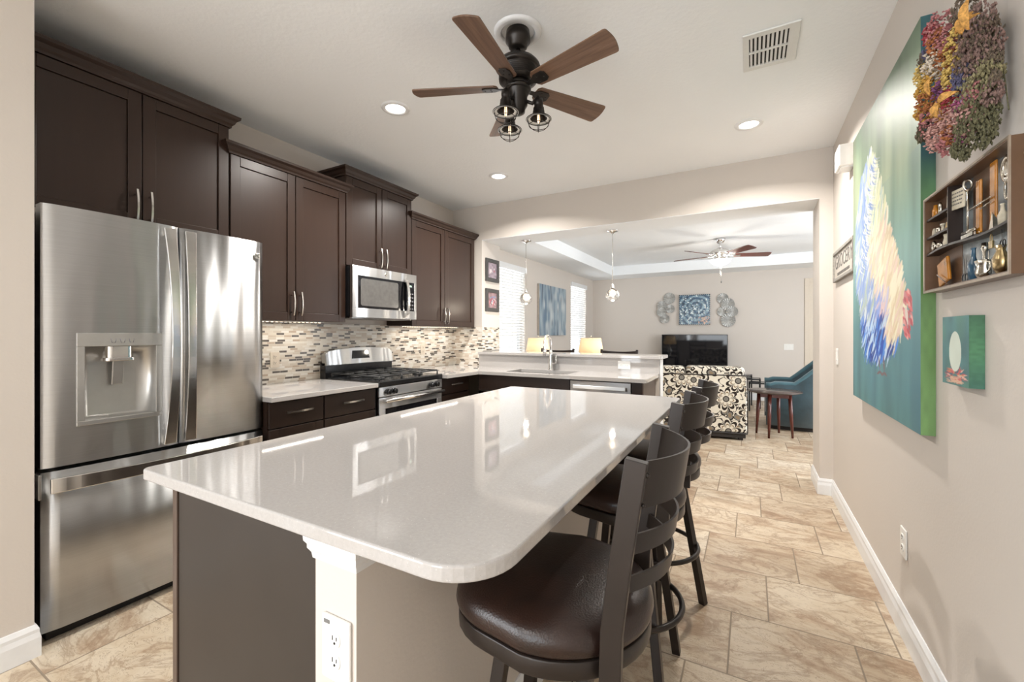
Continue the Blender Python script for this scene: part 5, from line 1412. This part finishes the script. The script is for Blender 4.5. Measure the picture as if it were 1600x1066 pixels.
# --- grocery sign
t = thing('wall_sign', 'small framed grey sign reading GROCERY on the right wall left of the rooster', 'sign', (XR, 3.70, 1.655))
y_f, y_n, z0, z1 = 4.05, 3.32, 1.655, 1.875
M['signgrey'] = plain('weathered_grey_wood', (0.30, 0.28, 0.25), 0.7, var=0.2, scale=18, stretch=(1, 1, 6))
M['signface'] = plain('sign_face', (0.50, 0.46, 0.41), 0.6, var=0.1, scale=20)
mb = ring_x(MB(), 0.545, XR - 0.001, y_n, y_f, z0, z1, 0.022)
link('frame', mb, M['signgrey'], t, bevel=0.003)
link('face', MB().box(0.555, XR - 0.002, y_n + 0.02, y_f - 0.02, z0 + 0.02, z1 - 0.02), M['signface'], t)
M['signtext'] = plain('dark_sign_lettering', (0.11, 0.10, 0.09), 0.6)
RT = Matrix(((0, 0, -1, 0.5545), (-1, 0, 0, (y_f + y_n) / 2), (0, 1, 0, 1.785), (0, 0, 0, 1)))
link('lettering', xf(text_mesh('GROCERY', 0.135, 0.0008), RT @ Matrix.Diagonal((1.0, 1, 1, 1))), M['signtext'], t)
mb = MB()
for k in range(16): mb.box(0.5538, 0.5552, y_f - 0.16 - k * 0.028, y_f - 0.142 - k * 0.028, 1.692, 1.712)
link('small_line', mb, M['signtext'], t)

# --- framed photos on the jamb
for i, (z0, z1) in enumerate(((1.885, 2.155), (1.530, 1.800))):
    t = thing('framed_photo', ['upper of two small dark framed photos on the opening side wall', 'lower of two small dark framed photos on the opening side wall'][i], 'picture frame', (JL, 4.39, z0), group='framed photos beside the cabinets')
    a, b = 4.245, 4.535; f = 0.045; x0, x1 = JL + 0.001, JL + 0.022
    link('frame', ring_x(MB(), x0, x1, a, b, z0, z1, f), M['darkgrey'], t, bevel=0.003)
    ph = 26; im = np.zeros((ph, ph, 3))
    base = [lin((0.62, 0.56, 0.60)), lin((0.60, 0.50, 0.52))][i]
    im[:] = base; im *= (0.5 + 0.9 * smooth_noise(ph, ph, 7, 6))[..., None]
    for _ in range(14 if i else 5):
        stroke(im, (rng.uniform(.15, .85), rng.uniform(.2, .8)), (rng.uniform(.15, .85), rng.uniform(.3, .9)), 1.6, lin([(0.85, 0.80, 0.80), (0.70, 0.35, 0.40), (0.25, 0.22, 0.26), (0.45, 0.55, 0.68)][int(rng.random() * 3.99)]), 0.7)
    mb, _ = painted(ph, ph, None, lambda s, q: (JL + 0.012, a + f + (b - a - 2 * f) * s, z1 - f + (z0 - z1 + 2 * f) * q))
    o = link('photo', mb, M['art'], t); paint_attr(o, im)
    link('backing', MB().box(x0, JL + 0.011, a + 0.02, b - 0.02, z0 + 0.02, z1 - 0.02), M['darkgrey'], t)

# --- blue abstract on the left living room wall
ny, nx = 110, 90
T, Sg = np.meshgrid(np.linspace(0, 1, ny), np.linspace(0, 1, nx), indexing='ij')
c1, c2, c3 = lin((0.64, 0.70, 0.73)), lin((0.36, 0.46, 0.55)), lin((0.78, 0.80, 0.80))
a1 = smooth_noise(ny, nx, 3, 26); a2 = smooth_noise(ny, nx, 5, 12)
img = c1 * (1 - a1[..., None]) + c2 * a1[..., None]; k = np.clip(a2 * 2 - 1.1, 0, 1)[..., None]; img = img * (1 - k) + c3 * k
k = np.clip(smooth_noise(ny, nx, 4, 30) * 3 - 2.1, 0, 1)[..., None]; img = img * (1 - k) + lin((0.14, 0.20, 0.30)) * k
t = thing('abstract_painting', 'large blue grey striped abstract canvas between the two blinds', 'painting', (XL, 7.1, 1.235))
link('stretcher', MB().box(XL + 0.001, XL + 0.044, 6.50, 7.68, 1.235, 2.105), M['signface'], t, bevel=0.002)
mb, _ = painted(nx, ny, None, lambda s, q: (XL + 0.0455, 6.50 + 1.18 * s, 2.105 - 0.87 * q))
o = link('painted_front', mb, M['art'], t); paint_attr(o, img)

# --- blue mosaic square over the television
n_ = 90
T, Sg = np.meshgrid(np.linspace(0, 1, n_), np.linspace(0, 1, n_), indexing='ij')
rr = np.hypot(Sg - 0.62, T - 0.42); th = np.arctan2(T - 0.42, Sg - 0.62)
w = 0.5 + 0.5 * np.sin(rr * 38 + th * 1.5 + 3 * smooth_noise(n_, n_, 6, 6))
cell = np.kron(rng.random((30, 30)), np.ones((3, 3)))
img = lin((0.20, 0.36, 0.50)) * (1 - w[..., None]) + lin((0.62, 0.74, 0.80)) * w[..., None]
img *= (0.25 + 0.75 * cell)[..., None]; hi = (cell > 0.90)[..., None]; img = np.where(hi, lin((0.86, 0.90, 0.90)), img)
k = ((cell > 0.72) & (Sg > 0.62) & (T > 0.72))[..., None]; img = np.where(k, lin((0.80, 0.66, 0.56)), img)
t = thing('mosaic_artwork', 'square blue shimmering mosaic artwork over the television', 'wall art', (-0.993, YF, 1.46))
X0, X1, Z0, Z1 = -1.275, -0.712, 1.455, 2.045
link('backing', MB().box(X0 + 0.01, X1 - 0.01, YF - 0.04, YF - 0.001, Z0 + 0.01, Z1 - 0.01), M['darkgrey'], t)
mb, _ = painted(n_, n_, None, lambda s, q: (X0 + (X1 - X0) * s, YF - 0.045, Z1 + (Z0 - Z1) * q))
o = link('shell_tiles', mb, M['artgloss'], t); paint_attr(o, img)
fr_ = MB()
for k in range(16):
    q = k / 15
    for a, b in ((X0 + (X1 - X0) * q, Z0), (X0 + (X1 - X0) * q, Z1), (X0, Z0 + (Z1 - Z0) * q), (X1, Z0 + (Z1 - Z0) * q)): fr_.box(a - 0.009, a + 0.009, YF - 0.05, YF - 0.03, b - 0.009, b + 0.009)
M['blueglass'] = plain('blue_glass_tile', (0.04, 0.10, 0.16), 0.15, var=0.4, scale=25)
link('tile_border', fr_, M['blueglass'], t)

# --- clusters of ribbed metal discs either side
M['disc'] = plain('hammered_silver_disc', (0.40, 0.40, 0.385), 0.45, 0.5, var=0.2, scale=60)
def discs(label, lst):
    t = thing('disc_sculpture', label, 'wall art', (lst[0][0], YF, lst[0][1]), group='metal disc sculptures')
    for k, (x, z, r) in enumerate(lst):
        n = 36; yy = YF - 0.020 - 0.010 * (k % 2) - 0.003 * k; vs = [(x, yy + 0.012, z)]
        rings_ = 7
        for i in range(1, rings_ + 1):
            for j in range(n):
                a = 2 * PI * j / n; rad = r * i / rings_
                vs.append((x + rad * math.cos(a), yy + 0.012 * (1 - (i / rings_) ** 2) + (0.004 if j % 2 else -0.002) * i / rings_, z + rad * math.sin(a)))
        fs = [(0, 1 + j, 1 + (j + 1) % n) for j in range(n)]
        for i in range(rings_ - 1):
            fs += [(1 + i * n + j, 1 + i * n + (j + 1) % n, 1 + (i + 1) * n + (j + 1) % n, 1 + (i + 1) * n + j) for j in range(n)]
        o = link('disc', MB().add(vs, fs), M['disc'], t)
        s = o.modifiers.new('thick', 'SOLIDIFY'); s.thickness = 0.003
        link('stem', MB().cyl((x, yy + 0.012, z), (x, YF - 0.001, z), 0.006, 6), M['darkgrey'], o)
discs('cluster of round silver metal discs left of the blue mosaic artwork', [(-1.476, 1.998, 0.117), (-1.622, 1.85, 0.097), (-1.461, 1.78, 0.088), (-1.631, 1.72, 0.097), (-1.569, 1.579, 0.097)])
discs('cluster of round silver metal discs right of the blue mosaic artwork', [(-0.479, 1.958, 0.104), (-0.391, 1.842, 0.12), (-0.487, 1.699, 0.091), (-0.315, 1.697, 0.104), (-0.383, 1.529, 0.13)])
# ---------------------------------------------------------------- shadow box with old kitchen tools
BF, BN, BZ0, BZ1, BXF = 1.868, 1.338, 1.402, 1.702, 0.497
M['boxwood'] = wood('aged_box_wood', (0.125, 0.066, 0.034), 0.35, axis=1)
M['boxedge'] = plain('tarnished_metal_edge', (0.42, 0.35, 0.28), 0.3, 0.8, var=0.15, scale=40)
M['tin'] = plain('mottled_blue_tin', (0.36, 0.40, 0.41), 0.25, 0.45, var=0.5, scale=14)
M['amber'] = plain('amber_resin', (0.50, 0.19, 0.012), 0.12, var=0.35, scale=18, coat=0.5)
M['brass'] = plain('aged_brass', (0.44, 0.33, 0.17), 0.28, 1.0, var=0.3, scale=60)
M['silver'] = plain('tarnished_silver', (0.62, 0.58, 0.50), 0.18, 1.0, var=0.2, scale=50)
M['ivory'] = plain('ivory_enamel', (0.62, 0.56, 0.43), 0.35, var=0.15, scale=60)
SBM = Matrix(((0.62, 0, 0, 0.559 - 0.62 * 0.556), (0, 1.062, 0, 1.427 - 1.062 * 1.338), (0, 0, 1.066, 1.4105 - 1.066 * 1.402), (0, 0, 0, 1)))
t = thing('shadow_box', 'shallow wooden shadow box of old kitchen tools hung on the right wall', 'shadow box', (XR, 1.71, 1.41))
link0 = link
def link(name, mb, mat, parent=None, **kw): return link0(name, xf(mb, SBM), mat, parent, **kw)
e = 0.008
mb = ring_x(MB(), BXF, XR - 0.002, BN, BF, BZ0, BZ1, e)
link('frame', mb, M['boxwood'], t, bevel=0.001)
mb = ring_x(MB(), BXF - 0.002, BXF + 0.004, BN - 0.001, BF + 0.001, BZ0 - 0.001, BZ1 + 0.001, 0.006)
link('metal_rim', mb, M['boxedge'], t)
link('back_panel', MB().box(XR - 0.008, XR - 0.003, BN + e, BF - e, BZ0 + e, BZ1 - e), M['tin'], t)
link('wood_panel', MB().box(XR - 0.011, XR - 0.0075, 1.50, 1.62, 1.53, BZ1 - e).box(XR - 0.011, XR - 0.0075, 1.69, BF - e, BZ0 + e, BZ1 - e), M['boxwood'], t)
SB = 0.552
for z, a, b in ((1.632, 1.69, BF - e), (1.575, 1.69, BF - e)): link('shelf', MB().box(BXF + 0.008, XR - 0.008, a, b, z - 0.003, z + 0.003), M['cabdark'], t)
n = 16; vs = []
for i in range(n + 1):
    q = i / n; y = BF - e + (BN - BF + 2 * e) * q; z = 1.522 + 0.006 * sin(q * 6.2) if False else 1.522 + 0.006 * math.sin(q * 6.2)
    for dx, dz in ((BXF + 0.008, -0.003), (XR - 0.008, -0.003), (XR - 0.008, 0.003), (BXF + 0.008, 0.003)): vs.append((dx, y, z + dz))
fs = [(i * 4 + j, i * 4 + (j + 1) % 4, i * 4 + 4 + (j + 1) % 4, i * 4 + 4 + j) for i in range(n) for j in range(4)] + [(0, 1, 2, 3), (n * 4, n * 4 + 1, n * 4 + 2, n * 4 + 3)]
link('long_shelf', MB().add(vs, fs), M['cabdark'], t)
link('divider', MB().box(BXF + 0.008, XR - 0.008, 1.688, 1.693, 1.525, BZ1 - e), M['cabdark'], t)
link('hook', MB().tube([(XR - 0.03, BN, 1.66), (XR - 0.03, BN - 0.03, 1.66), (XR - 0.03, BN - 0.045, 1.672), (XR - 0.03, BN - 0.06, 1.66), (XR - 0.03, BN - 0.05, 1.645)], 0.004, 8), M['brass'], t)
GT = 'old kitchen tools in the shadow box'
def item(name, label, cat, mb, mat, **kw):
    xf(mb, SBM); return meta(link0(name, mb, M[mat], None, off=base_of(mb), **kw), label, cat, GT)
def lat(prof, y, z, x=0.530, s=1.0): return MB().lathe([(r * s, h * s) for r, h in prof], (x, y, z), 18)
S1, S2, S3, S0 = 1.6352, 1.5782, 1.527, BZ0 + e + 0.0003
# left compartments
item('spice_jar', 'small amber jar in the top left compartment of the shadow box', 'jar', lat([(0, 0), (0.013, 0), (0.014, 0.025), (0.009, 0.032), (0.010, 0.040), (0, 0.040)], 1.835, S1), 'amber')
item('salt_shaker', 'small silver shaker beside the amber jar in the shadow box', 'shaker', lat([(0, 0), (0.010, 0), (0.007, 0.02), (0.009, 0.03), (0.005, 0.038), (0, 0.040)], 1.795, S1), 'silver')
for k, (y, c, lab) in enumerate(((1.845, 'ivory', 'ivory thimble at the far left of the middle shadow box shelf'), (1.81, 'silver', 'small dented silver cup on the middle shadow box shelf'), (1.775, 'ivory', 'ivory spool on the middle shadow box shelf'), (1.74, 'brass', 'tiny brass bell on the middle shadow box shelf'))):
    item(['thimble', 'tiny_cup', 'thread_spool', 'small_bell'][k], lab, ['thimble', 'cup', 'spool', 'bell'][k], lat([[(0, 0), (0.010, 0), (0.008, 0.020), (0.004, 0.026), (0, 0.026)], [(0, 0), (0.008, 0), (0.012, 0.02), (0.011, 0.021), (0, 0.004)], [(0, 0), (0.010, 0), (0.010, 0.004), (0.006, 0.006), (0.006, 0.020), (0.010, 0.022), (0.010, 0.026), (0, 0.026)], [(0, 0), (0.012, 0), (0.008, 0.010), (0.006, 0.020), (0.002, 0.024), (0, 0.026)]][k], y, S2), c)
for k, (y, lab) in enumerate(((1.842, 'round silver knob leaning on the lower left shelf of the shadow box'), (1.795, 'squat silver pot on the lower left shelf of the shadow box'))):
    if k == 0:
        item('round_knob', lab, 'knob', xf(MB().lathe([(0, 0), (0.016, 0), (0.018, 0.004), (0.014, 0.012), (0.004, 0.014), (0, 0.014)], seg=20), Matrix.Translation((0.53, y, S3 + 0.0215)) @ Matrix.Rotation(-PI / 2, 4, 'Y')), 'silver')
    else: item('squat_pot', lab, 'pot', lat([(0, 0), (0.010, 0), (0.017, 0.010), (0.015, 0.018), (0.010, 0.020), (0, 0.020)], y, S3 + 0.003), 'silver')
item('cream_pitcher', 'small ivory pitcher on the lower left shelf of the shadow box', 'pitcher', lat([(0, 0), (0.011, 0), (0.015, 0.012), (0.010, 0.026), (0.013, 0.036), (0.011, 0.036), (0, 0.02)], 1.745, S3 + 0.004).tube([(0.53, 1.733, S3 + 0.034), (0.53, 1.720, S3 + 0.028), (0.53, 1.722, S3 + 0.014), (0.53, 1.732, S3 + 0.010)], 0.002, 6), 'ivory')
# plaque
RP = Matrix.Translation((0.522, 1.665, 1.648)) @ Matrix.Rotation(0.10, 4, 'X')
p = item('recipe_plaque', 'ivory plaque with worn dark lettering at the top of the shadow box', 'plaque', xf(MB().box(-0.003, 0.003, -0.060, 0.060, -0.027, 0.027), RP), 'ivory', bevel=0.001)
mk = MB(); rr_ = random.Random(4)
for r in range(4):
    y = 0.050
    while y > -0.045:
        w_ = rr_.uniform(0.004, 0.012); mk.box(-0.0036, -0.0029, y - w_, y, 0.015 - r * 0.010, 0.019 - r * 0.010); y -= w_ + 0.004
bo = base_of(MB().add([tuple(RP @ Vector(q)) for q in ((-0.003, -0.06, -0.027), (0.003, 0.06, 0.027), (-0.003, 0.06, -0.027), (0.003, -0.06, 0.027))], []))
link('worn_lettering', xf(mk, RP), M['signtext'], p, off=p.location)
# tall pieces
def strip(y, z0, z1, w): return MB().box(0.535, 0.545, y - w / 2, y + w / 2, z0, z1)
item('amber_strip', 'left of two tall amber coloured strips standing in the shadow box', 'strip', strip(1.555, 1.531, 1.668, 0.026), 'amber', bevel=0.004)
item('amber_strip', 'right and wider of two tall amber coloured strips in the shadow box', 'strip', strip(1.478, 1.531, 1.690, 0.030), 'amber', bevel=0.004)
mb = MB().cyl((0.525, 1.595, 1.54), (0.525, 1.595, 1.655), 0.0035, 8).tube([(0.525 + 0.014 * math.cos(a), 1.595, 1.668 + 0.014 * math.sin(a)) for a in np.linspace(0, 2 * PI, 16, endpoint=False)], 0.004, 6, closed=True).cyl((0.525, 1.63, 1.544), (0.525, 1.55, 1.542), 0.005, 8).box(0.520, 0.53, 1.56, 1.63, 1.5290, 1.538)
item('hand_beater', 'dark and silver hand beater standing beside the amber strips', 'beater', mb, 'silver')
item('skewer', 'thin silver skewer lying across the amber strips in the shadow box', 'skewer', MB().cyl((0.528, 1.60, 1.600), (0.528, 1.475, 1.604), 0.0022, 6), 'silver')
item('skewer', 'short thin skewer below the longer skewer in the shadow box', 'skewer', MB().cyl((0.528, 1.53, 1.588), (0.528, 1.478, 1.592), 0.0016, 6), 'silver')
mb = MB().tube([(0.545, 1.425 + 0.020 * math.cos(a), 1.655 + 0.026 * math.sin(a)) for a in np.linspace(0, 2 * PI, 20, endpoint=False)], 0.006, 8, closed=True).tube([(0.545, 1.425 + 0.010 * math.cos(a), 1.607 + 0.022 * math.sin(a)) for a in np.linspace(0, 2 * PI, 16, endpoint=False)], 0.004, 8, closed=True).ball((0.545, 1.425, 1.655), 0.014, 12, 8, (0.4, 1, 1.4))
item('bottle_opener', 'ornate silver looped opener hanging at the upper right of the shadow box', 'bottle opener', mb, 'silver')
item('oil_bottle', 'small ivory bottle on the long shelf under the looped opener', 'bottle', lat([(0, 0), (0.012, 0), (0.013, 0.025), (0.006, 0.036), (0.005, 0.046), (0.007, 0.050), (0, 0.050)], 1.42, 1.5225), 'ivory')
item('mini_grater', 'small silver wedge grater on the long shelf of the shadow box', 'grater', MB().add([(0.515, 1.462, 1.5205), (0.515, 1.440, 1.5205), (0.545, 1.440, 1.5205), (0.545, 1.462, 1.5205), (0.53, 1.470, 1.566)], [(0, 1, 2, 3), (0, 1, 4), (1, 2, 4), (2, 3, 4), (3, 0, 4)]), 'silver')
# hanging under the long shelf
item('padlock', 'small brass padlock hanging under the long shadow box shelf', 'padlock', MB().box(0.525, 0.533, 1.463, 1.481, 1.478, 1.496).tube([(0.529, 1.467, 1.495), (0.529, 1.467, 1.508), (0.529, 1.472, 1.514), (0.529, 1.477, 1.508), (0.529, 1.477, 1.495)], 0.002, 6), 'brass', bevel=0.002)
def scissors(y, z, up=1, s=1.0):
    mb = MB()
    for k in (-1, 1):
        mb.tube([(0.527 + 0.002 * k, y + k * 0.012 * s + 0.009 * s * math.cos(a), z - up * 0.020 * s + 0.011 * s * math.sin(a)) for a in np.linspace(0, 2 * PI, 16, endpoint=False)], 0.0025 * s, 6, closed=True)
        mb.add([(0.527 + 0.002 * k, y + k * 0.004 * s, z - up * 0.012 * s), (0.527 + 0.002 * k, y - k * 0.001 * s, z - up * 0.012 * s), (0.527 + 0.002 * k, y - k * 0.008 * s, z + up * 0.045 * s), (0.529 + 0.002 * k, y - k * 0.003 * s, z + up * 0.02 * s)], [(0, 1, 2), (0, 1, 3), (1, 2, 3), (0, 2, 3)])
    return mb
item('scissors', 'dark handled small scissors hanging under the long shadow box shelf', 'scissors', scissors(1.415, 1.495, 1, 0.75), 'iron')
item('scissors', 'dark loop handled scissors standing at the bottom of the shadow box', 'scissors', scissors(1.614, 1.4435, 1, 1.0), 'iron')
# bottom row
rot = Matrix.Translation((0.530, 1.765, 1.4585)) @ Matrix.Rotation(-0.22, 4, 'X')
am = item('amber_tile', 'large glossy amber square at the bottom left of the shadow box', 'tile', xf(MB().box(-0.007, 0.007, -0.040, 0.040, -0.037, 0.037), rot), 'amber', bevel=0.005)
item('skewer', 'wooden stick leaning against the large amber square', 'skewer', MB().cyl((0.514, 1.79, 1.452), (0.510, 1.70, 1.414), 0.002, 6), 'boxwood')
item('glass_bottle', 'clear blue glass bottle at the bottom middle of the shadow box', 'bottle', lat([(0, 0), (0.017, 0), (0.018, 0.045), (0.008, 0.062), (0.007, 0.082), (0.009, 0.088), (0, 0.088)], 1.588, S0, 0.540), 'blueglass')
item('cream_jug', 'wide polished silver cream jug at the bottom of the shadow box', 'jug', lat([(0, 0), (0.016, 0), (0.024, 0.014), (0.019, 0.030), (0.026, 0.044), (0.024, 0.045), (0.012, 0.02), (0, 0.018)], 1.512, S0, 0.528).tube([(0.528, 1.490, S0 + 0.040), (0.528, 1.476, S0 + 0.036), (0.528, 1.478, S0 + 0.018), (0.528, 1.490, S0 + 0.014)], 0.003, 6).cyl((0.535, 1.50, S0 + 0.02), (0.535, 1.495, S0 + 0.065), 0.002, 6), 'silver')
item('candle_holder', 'slim silver holder behind the cream jug in the shadow box', 'candle holder', lat([(0, 0), (0.014, 0), (0.006, 0.008), (0.005, 0.07), (0.010, 0.076), (0.009, 0.094), (0, 0.094)], 1.548, S0, 0.552), 'silver')
item('brass_vase', 'rounded brass vase at the bottom right of the shadow box', 'vase', lat([(0, 0), (0.010, 0), (0.022, 0.018), (0.023, 0.038), (0.012, 0.056), (0.016, 0.068), (0, 0.066)], 1.432, S0, 0.532), 'brass')
item('pepper_pot', 'small pear shaped silver pot in the bottom right corner of the shadow box', 'pot', lat([(0, 0), (0.009, 0), (0.017, 0.014), (0.016, 0.028), (0.007, 0.040), (0.011, 0.050), (0.006, 0.062), (0.009, 0.068), (0, 0.074)], 1.365, S0, 0.532), 'silver')

link = link0
# ---------------------------------------------------------------- dried flower bouquet
CLUST = [(1.593, 2.127, 0.046, 'taupe'), (1.475, 2.047, 0.053, 'mauve'), (1.417, 2.002, 0.042, 'taupe'), (1.41, 1.96, 0.049, 'mauve'), (1.507, 2.041, 0.046, 'taupe'), (1.759, 2.19, 0.053, 'rose'), (1.833, 2.216, 0.034, 'crimson'), (1.759, 2.149, 0.046, 'rust'), (1.692, 2.118, 0.042, 'rose'), (1.611, 2.058, 0.057, 'yellow'), (1.783, 2.099, 0.053, 'white'), (1.725, 2.085, 0.038, 'rust'), (1.9, 2.124, 0.038, 'yellow'), (1.839, 2.063, 0.038, 'mustard'), (1.736, 1.993, 0.038, 'purple'), (1.656, 2.012, 0.046, 'yellow'), (1.671, 1.991, 0.038, 'yellow'), (1.584, 1.934, 0.042, 'violet'), (1.593, 1.963, 0.038, 'violet'), (1.661, 1.931, 0.042, 'crimson'), (1.607, 1.883, 0.034, 'magenta'), (1.872, 2.012, 0.046, 'rust'), (1.9, 2.0, 0.034, 'mustard'), (1.747, 1.936, 0.034, 'orange'), (1.566, 1.888, 0.027, 'lilac'), (1.483, 1.883, 0.061, 'khaki'), (1.438, 1.903, 0.061, 'khaki'), (1.491, 1.972, 0.061, 'taupe'), (1.531, 2.018, 0.053, 'mauve'), (1.491, 2.024, 0.03, 'lilac'), (1.424, 1.944, 0.023, 'lilac'), (1.468, 1.988, 0.046, 'taupe'), (1.833, 1.942, 0.046, 'rose'), (1.714, 1.877, 0.061, 'pink'), (1.661, 1.838, 0.042, 'rust'), (1.783, 1.87, 0.046, 'pink'), (1.703, 1.821, 0.038, 'rose'), (1.602, 1.798, 0.023, 'magenta'), (1.491, 1.82, 0.068, 'olive'), (1.531, 1.793, 0.061, 'olive'), (1.438, 1.825, 0.046, 'olive'), (1.575, 1.835, 0.053, 'pink'), (1.396, 1.894, 0.038, 'khaki'), (1.39, 1.843, 0.034, 'mauve'), (1.523, 1.953, 0.046, 'mauve'), (1.593, 2.007, 0.038, 'mauve'), (1.621, 1.777, 0.03, 'olive'), (1.593, 1.75, 0.017, 'olive'), (1.886, 2.165, 0.03, 'taupe'), (1.929, 2.078, 0.023, 'mustard'), (1.631, 1.867, 0.046, 'pink'), (1.548, 1.908, 0.03, 'khaki'), (1.9, 1.936, 0.03, 'taupe'), (1.929, 1.932, 0.017, 'olive'), (1.377, 1.873, 0.017, 'taupe'), (1.383, 1.92, 0.027, 'taupe'), (1.846, 2.172, 0.03, 'violet'), (1.531, 1.877, 0.038, 'rose'), (1.46, 1.763, 0.038, 'olive')]
FC = {'taupe': (0.20, 0.15, 0.105), 'mauve': (0.34, 0.215, 0.185), 'rose': (0.42, 0.17, 0.17), 'crimson': (0.34, 0.045, 0.06), 'rust': (0.38, 0.14, 0.05), 'yellow': (0.62, 0.44, 0.13),
      'white': (0.66, 0.58, 0.48), 'mustard': (0.52, 0.30, 0.06), 'purple': (0.22, 0.08, 0.20), 'violet': (0.17, 0.16, 0.28), 'magenta': (0.46, 0.12, 0.27), 'orange': (0.62, 0.33, 0.09),
      'lilac': (0.42, 0.26, 0.40), 'khaki': (0.36, 0.32, 0.17), 'olive': (0.20, 0.19, 0.10), 'pink': (0.56, 0.32, 0.28)}
for k, c in FC.items(): M['fl_' + k] = plain('dried_' + k, tuple(q * (0.62 if k in ('taupe', 'olive', 'khaki', 'mauve', 'violet') else 0.95) for q in c), 0.85, var=0.45, scale=160)
bq = thing('dried_flower_bouquet', 'hanging bunch of dried flowers in pink, yellow, purple and olive on the right wall', 'dried flowers', (XR, 1.52, 1.72))
R2 = random.Random(11)
def rays(y, z):      # depth of the bunch: it stands further off the wall towards its far side
    return float(np.interp(y, [1.38, 1.93], [1.05, 0.90]))
def floret(mb, c, r, sprig):
    d = Vector((R2.gauss(0, 1), R2.gauss(0, 1), R2.gauss(0, 1))).normalized()
    if sprig:
        a = Vector((R2.uniform(-.4, .1), R2.uniform(-0.6, 0.6), R2.choice((-1, 1)) * 1.0)).normalized()
    else: a = d
    b = a.cross(Vector((0.3, 0.5, 0.8))).normalized(); e_ = a.cross(b)
    L = r * (R2.uniform(1.0, 1.6) if sprig else R2.uniform(0.7, 1.2)); w = r * (0.62 if sprig else R2.uniform(0.7, 1.1)); th = w * (0.8 if sprig else 0.6)
    mb.add([c + a * L, c - a * L, c + b * w, c - b * w, c + e_ * th, c - e_ * th], [(0, 2, 4), (0, 4, 3), (0, 3, 5), (0, 5, 2), (1, 4, 2), (1, 3, 4), (1, 5, 3), (1, 2, 5)])
for y, z, r, c in CLUST:
    f = rays(y, z); X = 0.50 * f; Y = y * f + (0.055 if y < 1.45 else 0.03 if y < 1.52 else 0.0); Z = 1.273 + (z - 1.273) * f
    mb = MB(); sprig = c in ('taupe', 'olive', 'khaki', 'violet', 'mauve')
    n = int(60 + 2600 * r)
    r2 = r * 0.84
    for _ in range(n):
        while True:
            p = Vector((R2.uniform(-1, 1), R2.uniform(-1, 1), R2.uniform(-1, 1)))
            if p.length < 1: break
        if R2.random() < 0.6: p = p.normalized() * R2.uniform(0.7, 1.08)
        q = Vector((min(X + p.x * r2 * 0.75, XR - 0.006), Y + p.y * r2 * 0.85, Z + p.z * r2 * 1.1))
        floret(mb, q, R2.uniform(0.0035, 0.0062), sprig)
    link('flower_cluster', mb, M['fl_' + c], bq)
st = MB()
for i in range(46):
    y0_ = 1.52 + R2.uniform(-0.05, 0.05); a = R2.uniform(-1, 1)
    st.tube([(0.555, 1.60 + R2.uniform(-.02, .02), 2.06 + R2.uniform(0, 0.03)), (0.54 + R2.uniform(-0.02, 0.01), 1.60 + a * 0.06, 2.02), (0.52 + R2.uniform(-0.03, 0.03), 1.60 + a * 0.11, 1.86 + R2.uniform(-0.05, 0.05))], 0.0014, 4)
for i in range(18):
    a = R2.uniform(0.6, 2.4); L = R2.uniform(0.13, 0.18)
    c_ = Vector((0.53, 1.60, 1.91)); d_ = Vector((0, -math.sin(a) * 0.62, math.cos(a) * 1.0))
    st.tube([c_, c_ + d_ * L * 0.6, c_ + d_ * L], 0.001, 4)
    for k in range(5): floret(st, c_ + d_ * L * (0.8 + 0.05 * k), 0.004, True)
link('stems', st, M['fl_olive'], bq)
def leaf(cy, cz, x, L, w, ang):
    mb = MB(); vs = []; n = 10
    for i in range(n + 1):
        q = i / n; hw = w * math.sin(PI * min(1, q * 0.92 + 0.06)) ** 0.8
        cx = -0.016 * math.sin(PI * q)
        for s in (-1, 0, 1): vs.append((cx + (0.008 if s == 0 else 0), s * hw, q * L))
    fs = [(i * 3 + j, i * 3 + j + 1, i * 3 + 4 + j, i * 3 + 3 + j) for i in range(n) for j in range(2)]
    mb.add(vs, fs, True)
    return xf(mb, Matrix.Translation((x, cy, cz)) @ Matrix.Rotation(0.75, 4, 'Z') @ Matrix.Rotation(ang, 4, 'X'))
for cy, cz, x, L, w, an in ((1.40, 1.985, 0.445, 0.072, 0.010, 0.0), (1.44, 1.998, 0.445, 0.045, 0.014, 0.5), (1.475, 2.02, 0.445, 0.05, 0.008, 1.2), (1.60, 1.93, 0.432, 0.05, 0.007, 0.1), (1.555, 1.885, 0.435, 0.045, 0.010, 1.35), (1.56, 1.85, 0.435, 0.04, 0.010, 0.2)):
    o = link('orange_leaf', leaf(cy, cz, x, L, w, an), M['fl_orange'], bq)
    s_ = o.modifiers.new('thick', 'SOLIDIFY'); s_.thickness = 0.0012
